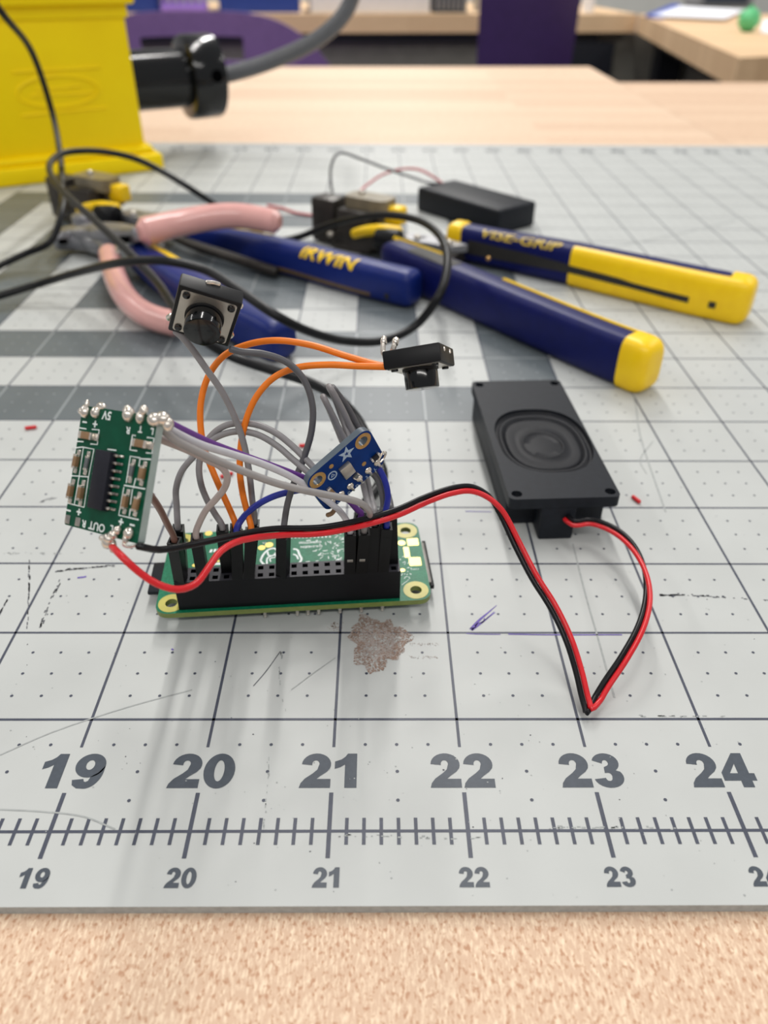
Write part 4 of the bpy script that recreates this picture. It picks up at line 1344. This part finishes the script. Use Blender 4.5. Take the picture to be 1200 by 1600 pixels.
# ------------------------------------------------------------------ black cable looping over the tools to the board
plug = PI @ Vector((19.5, 16.4, -2.75))
cab = thing('usb_cable', 'thin black cable looping over the tools and across to the green computer board', 'cable', Matrix.Translation(Z(690, 430, 0)))
cz = [(0, 16, 106), (50, 82, 85), (80, 170, 55), (93, 235, 38), (97, 290, 29), (96, 335, 24), (78, 378, 14), (40, 396, 8), (0, 415, 5), (-60, 450, 3), (-90, 480, 3), (-50, 476, 4), (0, 462, 5), (60, 444, 8), (120, 426, 18), (200, 409, 32), (260, 408, 35), (320, 422, 32), (370, 452, 29), (430, 492, 25),
      (480, 517, 17), (540, 533, 9), (600, 532, 7), (650, 508, 10), (686, 462, 22), (699, 415, 29), (688, 370, 32), (655, 345, 32), (610, 336, 30), (560, 340, 24), (510, 353, 15), (465, 371, 7), (430, 376, 4), (385, 350, 6), (335, 319, 14), (290, 290, 24), (250, 266, 31), (205, 246, 36), (150, 236, 39), (105, 238, 40), (79, 254, 40),
      (80, 275, 38), (102, 303, 36), (150, 346, 32), (205, 398, 28), (245, 440, 25), (280, 490, 25), (320, 532, 22), (360, 556, 16), (420, 577, 14), (480, 596, 16), (525, 620, 14), (556, 652, 9), (580, 700, 5), (598, 745, 3.6)]
cp = [atd(-60, -70, 345)] + [Z(*p) for p in cz] + [plug + PI.to_3x3() @ Vector((0, 11, 0)), plug + PI.to_3x3() @ Vector((0, 7, 0))]
MB().tube(cp, 1.7, n=14, smooth=8).build('cable_jacket', M['black_rubber'], cab, world_space=True)
Mp = axes(PI.to_3x3() @ Vector((1, 0, 0)), PI.to_3x3() @ Vector((0, 1, 0)), PI.to_3x3() @ Vector((0, 0, 1)), plug)
MB().box((0, 3.4, 0), (7.2, 7, 3.8), Mp, bev=.8).build('plug', M['black_plastic'], cab, world_space=True)

# ------------------------------------------------------------------ yellow box with its grey cable
P0 = Vector((-147.8, 522.1, 0))
u = Vector((-.8625, -.506, 0))
nrm = Vector((.506, -.8625, 0))
BX = axes(-u, -nrm, Vector((0, 0, 1)), P0)           # x towards the right end, y into the depth
box = thing('outlet_box', 'large bright yellow plastic box at the back of the mat with a black cable fitting', 'box', BX)
m = MB()
m.box((-98, 55, 55.5), (182, 92, 99), bev=2)
m.build('box_body', M['box_yellow'], box)
m = MB()
m.box((-96, 54, 5.7), (196, 108, 11), bev=2)
m.box((-97, 54.5, 13.5), (189, 100, 5), bev=2)
m.build('base_flange', M['box_yellow'], box)
m = MB()
m.box((-97, 54.5, 112), (193, 103, 22), bev=2)
m.build('rim', M['box_yellow'], box)
m = MB()
m.box((-97.5, 55, 97.2), (184.5, 95, 7.5), bev=1)
m.build('rim_band', M['box_yellow'], box)
fy = 9.0
def face_px(px, py):
    o = BX.inverted() @ CAM
    d = BX.inverted().to_3x3() @ ray(px, py)
    k = (fy - o.y) / d.y
    return (o.x + d.x * k, fy - .1, o.z + d.z * k)
em = MB()
c_ = Vector(face_px(92, 143))
em.tube([c_ + Vector((26 * math.cos(a * .1963), 0, 9.0 * math.sin(a * .1963))) for a in range(33)], 1.0, n=8, smooth=2, round_ends=False)
em.tube([Vector(face_px(20, 113)), Vector(face_px(155, 105))], .9, n=8, smooth=2)
em.tube([Vector(face_px(35, 181)), Vector(face_px(166, 168))], .9, n=8, smooth=2)
em.tube([Vector(face_px(58, 141)), Vector(face_px(126, 134))], .8, n=8, smooth=2)
em.tube([Vector(face_px(48, 150)), Vector(face_px(146, 145))], .8, n=8, smooth=2)
em.build('raised_emblem', M['box_yellow'], box)
gz, gy = 51, 55
m = MB()
m.cyl((-8, gy, gz), (52, gy, gz), 20, n=48)
m.build('fitting_body', M['black_gloss'], box)
m = MB()
m.cyl((42, gy, gz), (68, gy, gz), 28.5, n=56, bev=2.5)
m.build('fitting_nut', M['black_gloss'], box)
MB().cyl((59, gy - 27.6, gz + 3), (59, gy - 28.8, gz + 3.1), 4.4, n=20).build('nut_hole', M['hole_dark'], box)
fc = BX @ Vector((66, gy, gz))
dc = depth(fc)
gc = [fc, BX @ Vector((74, gy, gz)), atd(400, 104, dc + 6), atd(450, 85, dc + 4), atd(493, 63, dc), atd(527, 35, dc - 6), atd(547, 5, dc - 12), atd(557, -40, dc - 22), atd(562, -110, dc - 34)]
MB().tube(gc, 5.9, n=20).build('grey_cable', M['cable_grey'], box, world_space=True)

# ------------------------------------------------------------------ red wire offcuts
def offcut(label, px, py, ang, L, r=.6):
    p = Z(px, py, r + .05)
    d = Vector((math.cos(ang), math.sin(ang), 0)) * L / 2
    o = MB().tube([-d, Vector((0, 0, 0)), d], r, n=12, smooth=3)
    ob = o.build('wire_offcut', M['red_wire'], frame=Matrix.Translation(p))
    tag(ob, label, 'wire offcut', 'red wire offcuts')
offcut('tiny red wire offcut lying farther left than the green amplifier board', 48, 668, .25, 3.2)
offcut('tiny red wire offcut beside the front right corner of the loudspeaker', 994, 780, -1.15, 3.0)
offcut('tiny red wire offcut behind the pale brown wire', 354, 742, .55, 3.6)
offcut('tiny red wire offcut seen behind the dark grey wire', 474, 696, .05, 2.2)

# ------------------------------------------------------------------ background: counters, chairs, things on the counters
def cat3(px, py, y):
    return aty(px, py, y)
cb = thing('counter', 'maple-topped counter along the back wall behind the purple chairs', 'counter', Matrix.Translation((-300, 2550, FLOOR_Z)))
fa, fb = Vector((-2600, 1971)), Vector((690, 2322))
dirv = (fb - fa).normalized()
nv = Vector((-dirv.y, dirv.x))
def P2(s, d):                   # metres along the counter front and depth behind it
    q = fa + dirv * s + nv * d
    return (q.x, q.y)
Lc = (fb - fa).length
poly_slab([P2(0, 0), P2(Lc, 0), P2(Lc, 560), P2(0, 560)], -41, 0).build('worktop', M['wood_far'], cb, world_space=True, smooth=0)
poly_slab([P2(0, 25), P2(Lc - 90, 25), P2(Lc - 90, 45), P2(0, 45)], -64, -41.2).build('apron', M['bench_metal'], cb, world_space=True, smooth=0)
poly_slab([P2(0, 48), P2(Lc + 700, 48), P2(Lc + 700, 66), P2(0, 66)], FLOOR_Z, -41.3).build('modesty_panel', M['panel_grey'], cb, world_space=True, smooth=0)
for s in (700, 1900, Lc - 110):
    poly_slab([P2(s - 62, 4), P2(s + 62, 4), P2(s + 62, 46), P2(s - 62, 46)], FLOOR_Z, -64.2).build('leg', M['bench_metal'], cb, world_space=True, smooth=0)
cs = thing('counter', 'maple-topped counter along the right side reaching towards the viewer', 'counter', Matrix.Translation((1000, 1850, FLOOR_Z)))
poly_slab([(692, 2321), (567, 1296), (620, 1317), (1500, 1411), (1600, 2420)], -41, 0).build('worktop', M['wood_far'], cs, world_space=True, smooth=0)
poly_slab([(725, 2280), (612, 1345), (640, 1345), (755, 2280)], -64, -41.2).build('apron', M['bench_metal'], cs, world_space=True, smooth=0)
poly_slab([(640, 1345), (1490, 1436), (1490, 1460), (643, 1369)], -64, -41.2).build('apron', M['bench_metal'], cs, world_space=True, smooth=0)
poly_slab([(815, 2290), (720, 1480), (740, 1480), (835, 2290)], FLOOR_Z, -41.2).build('modesty_panel', M['panel_grey'], cs, world_space=True, smooth=0)
for x, y in ((650, 1385), (1440, 1480), (760, 2230)):
    MB().box((x, y, (FLOOR_Z - 64) / 2), (60, 60, -FLOOR_Z - 65)).build('leg', M['bench_metal'], cs, world_space=True)

def chair(label, F, mat_, top, width, slot=True):
    """plastic shell chair: curved back with a hand slot, seat, four tube legs; origin on the floor, back faces -y"""
    t = thing('plastic_chair', label, 'chair', F)
    zt, zb = top, top - 330
    nx, nz = 33, 26
    th = 7
    def pt(i, k, s):
        a = (i / (nx - 1) * 2 - 1)
        b = k / (nz - 1)
        half = width / 2 * (1 - .08 * (1 - b))
        x = half * a
        drop = (140 * abs(a) ** 3.6 if slot else 30 * abs(a) ** 3) * b ** 2
        z = zb + (zt - zb) * b - drop
        y = -60 * (1 - b) * -.35 + 45 * a * a + s * th
        return (x, y, z)
    vs = [pt(i, k, s) for s in (0, 1) for k in range(nz) for i in range(nx)]
    q = lambda i, k, s: s * nx * nz + k * nx + i
    def hole(i, k):
        return slot and 10 <= i < 21 and 19 <= k < 22
    fs = []
    for k in range(nz - 1):
        for i in range(nx - 1):
            if hole(i, k):
                continue
            fs.append((q(i, k, 0), q(i + 1, k, 0), q(i + 1, k + 1, 0), q(i, k + 1, 0)))
            fs.append((q(i, k, 1), q(i, k + 1, 1), q(i + 1, k + 1, 1), q(i + 1, k, 1)))
            for di, dk, e in ((-1, 0, ((i, k), (i, k + 1))), (1, 0, ((i + 1, k + 1), (i + 1, k))), (0, -1, ((i + 1, k), (i, k))), (0, 1, ((i, k + 1), (i + 1, k + 1)))):
                ii, kk = i + di, k + dk
                if not (0 <= ii < nx - 1 and 0 <= kk < nz - 1) or hole(ii, kk):
                    (a, b), (c, d) = e
                    fs.append((q(a, b, 0), q(c, d, 0), q(c, d, 1), q(a, b, 1)))
    MB().add(vs, fs).build('backrest', mat_, t)
    MB().box((0, 215, zb - 18), (width * .92, 400, 16), bev=7, seg=3).build('seat', mat_, t)
    for sx in (-1, 1):
        MB().tube([(sx * width * .36, 40, zb - 26), (sx * width * .44, 0, 14)], 11, n=12, smooth=0).build('leg', M['chair_metal'], t)
        MB().tube([(sx * width * .36, 380, zb - 26), (sx * width * .44, 430, 14)], 11, n=12, smooth=0).build('leg', M['chair_metal'], t)
    return t
FZ = -FLOOR_Z
chair('purple plastic chair with a hand slot, its rounded back showing behind the yellow box', Matrix.Translation((-330, 1600, FLOOR_Z)) @ Matrix.Rotation(.08, 4, 'Z'), M['purple_chair'], FZ + 39, 560)
chair('dark purple plastic chair standing taller between the bench and the back counter', Matrix.Translation((304, 1690, FLOOR_Z)) @ Matrix.Rotation(-.08, 4, 'Z'), M['purple_dark'], FZ + 200, 205, slot=False)

def on_counter(px0, px1, d):
    """left and right ends on the back counter, d mm behind its front edge"""
    out = []
    for px in (px0, px1):
        lo, hi = 1800.0, 3200.0
        for _ in range(40):
            mid = (lo + hi) / 2
            p = aty(px, 20, mid)
            s = (Vector((p.x, p.y)) - fa).dot(nv)
            if s < d:
                lo = mid
            else:
                hi = mid
        out.append(Vector((p.x, p.y, 0)))
    return out
def counter_frame(px0, px1, d):
    a, b = on_counter(px0, px1, d)
    w = (b - a).length
    return axes(Vector((dirv.x, dirv.y, 0)), Vector((nv.x, nv.y, 0)), Vector((0, 0, 1)), (a + b) / 2), w
def open_bin(label, px0, px1, d, hgt, mat_, name='storage_bin', cat='bin'):
    Fr, w = counter_frame(px0, px1, d)
    t = thing(name, label, cat, Fr)
    m = MB()
    m.plate(rrect(w, 200, 8, c=(0, 100)), [rrect(w - 8, 192, 6, c=(0, 100))], 3, hgt)
    m.plate(rrect(w, 200, 8, c=(0, 100)), [], .3, 3)
    m.build('bin_body', mat_, t)
    m = MB()
    m.plate(rrect(w + 10, 210, 10, c=(0, 100)), [rrect(w - 8, 192, 6, c=(0, 100))], hgt - 8, hgt)
    m.build('bin_rim', mat_, t)
    return t
open_bin('blue storage bin behind the right edge of the yellow box', 196, 250, 60, 130, M['bin_blue'])
open_bin('blue storage bin between the lilac rack and the white carton', 343, 470, 50, 130, M['bin_blue'])
Fr, w = counter_frame(252, 323, 30)
t = thing('desk_rack', 'small lilac slotted rack on the counter between two blue bins', 'rack', Fr)
MB().box((0, 40, 10), (w, 80, 19), bev=3).build('rack_base', M['lilac'], t)
for i in range(6):
    MB().box((-w / 2 + 8 + (w - 16) * i / 5, 40, 60), (7, 70, 82), bev=2).build('rack_divider', M['lilac'], t)
Fr, w = counter_frame(486, 672, 40)
t = thing('carton', 'long white carton on the counter behind the grey cable', 'carton', Fr)
MB().box((0, 90, 55.3), (w, 180, 110), bev=2).build('carton_body', M['white_card'], t)
MB().box((0, 90, 112), (w + 6, 186, 14), bev=2).build('carton_lid', M['white_card'], t)
open_bin('slate ribbed basket on the counter beside the white carton', 678, 730, 40, 120, M['basket'], 'basket', 'basket')
bt = bpy.data.objects[-1] if False else None
Fr, w = counter_frame(678, 730, 36)
ribs = MB()
for i in range(7):
    ribs.box((-w / 2 + 6 + (w - 12) * i / 6, -1.5, 62), (5, 5, 108), bev=1)
basket = [o for o in COL.objects if o.name.startswith('basket')][0]
ribs.v = [Fr @ p for p in ribs.v]
ribs.build('rib', M['device_grey'], basket, world_space=True)
Fr, w = counter_frame(742, 768, 50)
t = thing('paper_cup', 'beige paper cup on the counter against the dark purple chair', 'cup', Fr)
MB().cyl((0, 40, .3), (0, 40, 96), w * .42, w * .52, n=32).build('cup_wall', M['beige'], t)
MB().cyl((0, 40, 94), (0, 40, 100), w * .55, n=32, bev=1.5).build('cup_rim', M['beige'], t)
Fr, w = counter_frame(915, 936, 40)
t = thing('paper_cup', 'white paper cup on the counter right of the dark purple chair', 'cup', Fr)
MB().cyl((0, 40, .3), (0, 40, 96), w * .42, w * .52, n=32).build('cup_wall', M['white_card'], t)
MB().cyl((0, 40, 94), (0, 40, 100), w * .55, n=32, bev=1.5).build('cup_rim', M['white_card'], t)
# on the right-hand counter
def flat(pts, z0, z1):
    return poly_slab([tuple(atz(*p, 0))[:2] for p in pts], z0, z1)
o = flat([(1020, 29), (1132, 34), (1162, 20), (1062, 14)], 5.2, 7).build('paper_sheet', M['paper'], smooth=0)
tag(o, 'white sheet of paper on the blue folder on the right counter', 'paper')
o = flat([(1008, 27), (1030, 30.5), (1090, 25), (1058, 9), (1050, 9)], .3, 5).build('folder', M['pen_blue'], smooth=0)
tag(o, 'blue folder under the white paper on the right counter', 'folder')
p = atz(1166, 50, 0)
t = thing('toy_ball', 'small green lumpy ball on the right counter', 'ball', Matrix.Translation(p))
b = bmesh.new()
bmesh.ops.create_icosphere(b, subdivisions=4, radius=21)
for v in b.verts:
    v.co *= 1 + .06 * math.sin(v.co.x * .35 + 1) * math.sin(v.co.y * .4) + .04 * math.sin(v.co.z * .6)
MB().bm(b, Matrix.Translation((0, 0, 21.5))).build('ball_body', M['green_toy'], t)
MB().cyl((0, 0, 40), (0, 0, 47), 5, 3.5, n=16).build('ball_stem', M['green_toy'], t)
p = atz(1132, 12, 0)
t = thing('desk_device', 'grey desktop device behind the paper on the right counter', 'device', Matrix.Translation(p))
MB().box((0, 60, 25.3), (170, 120, 50), bev=6, seg=3).build('device_body', M['device_grey'], t)
MB().box((0, -1, 25), (130, 3, 26), bev=1).build('device_panel', M['basket'], t)
o = flat([(1188, 52), (1240, 56), (1240, 34), (1192, 33)], .3, 3).build('paper_pad', M['paper'], smooth=0)
tag(o, 'white notepad at the right counter edge beside the green ball', 'notepad')
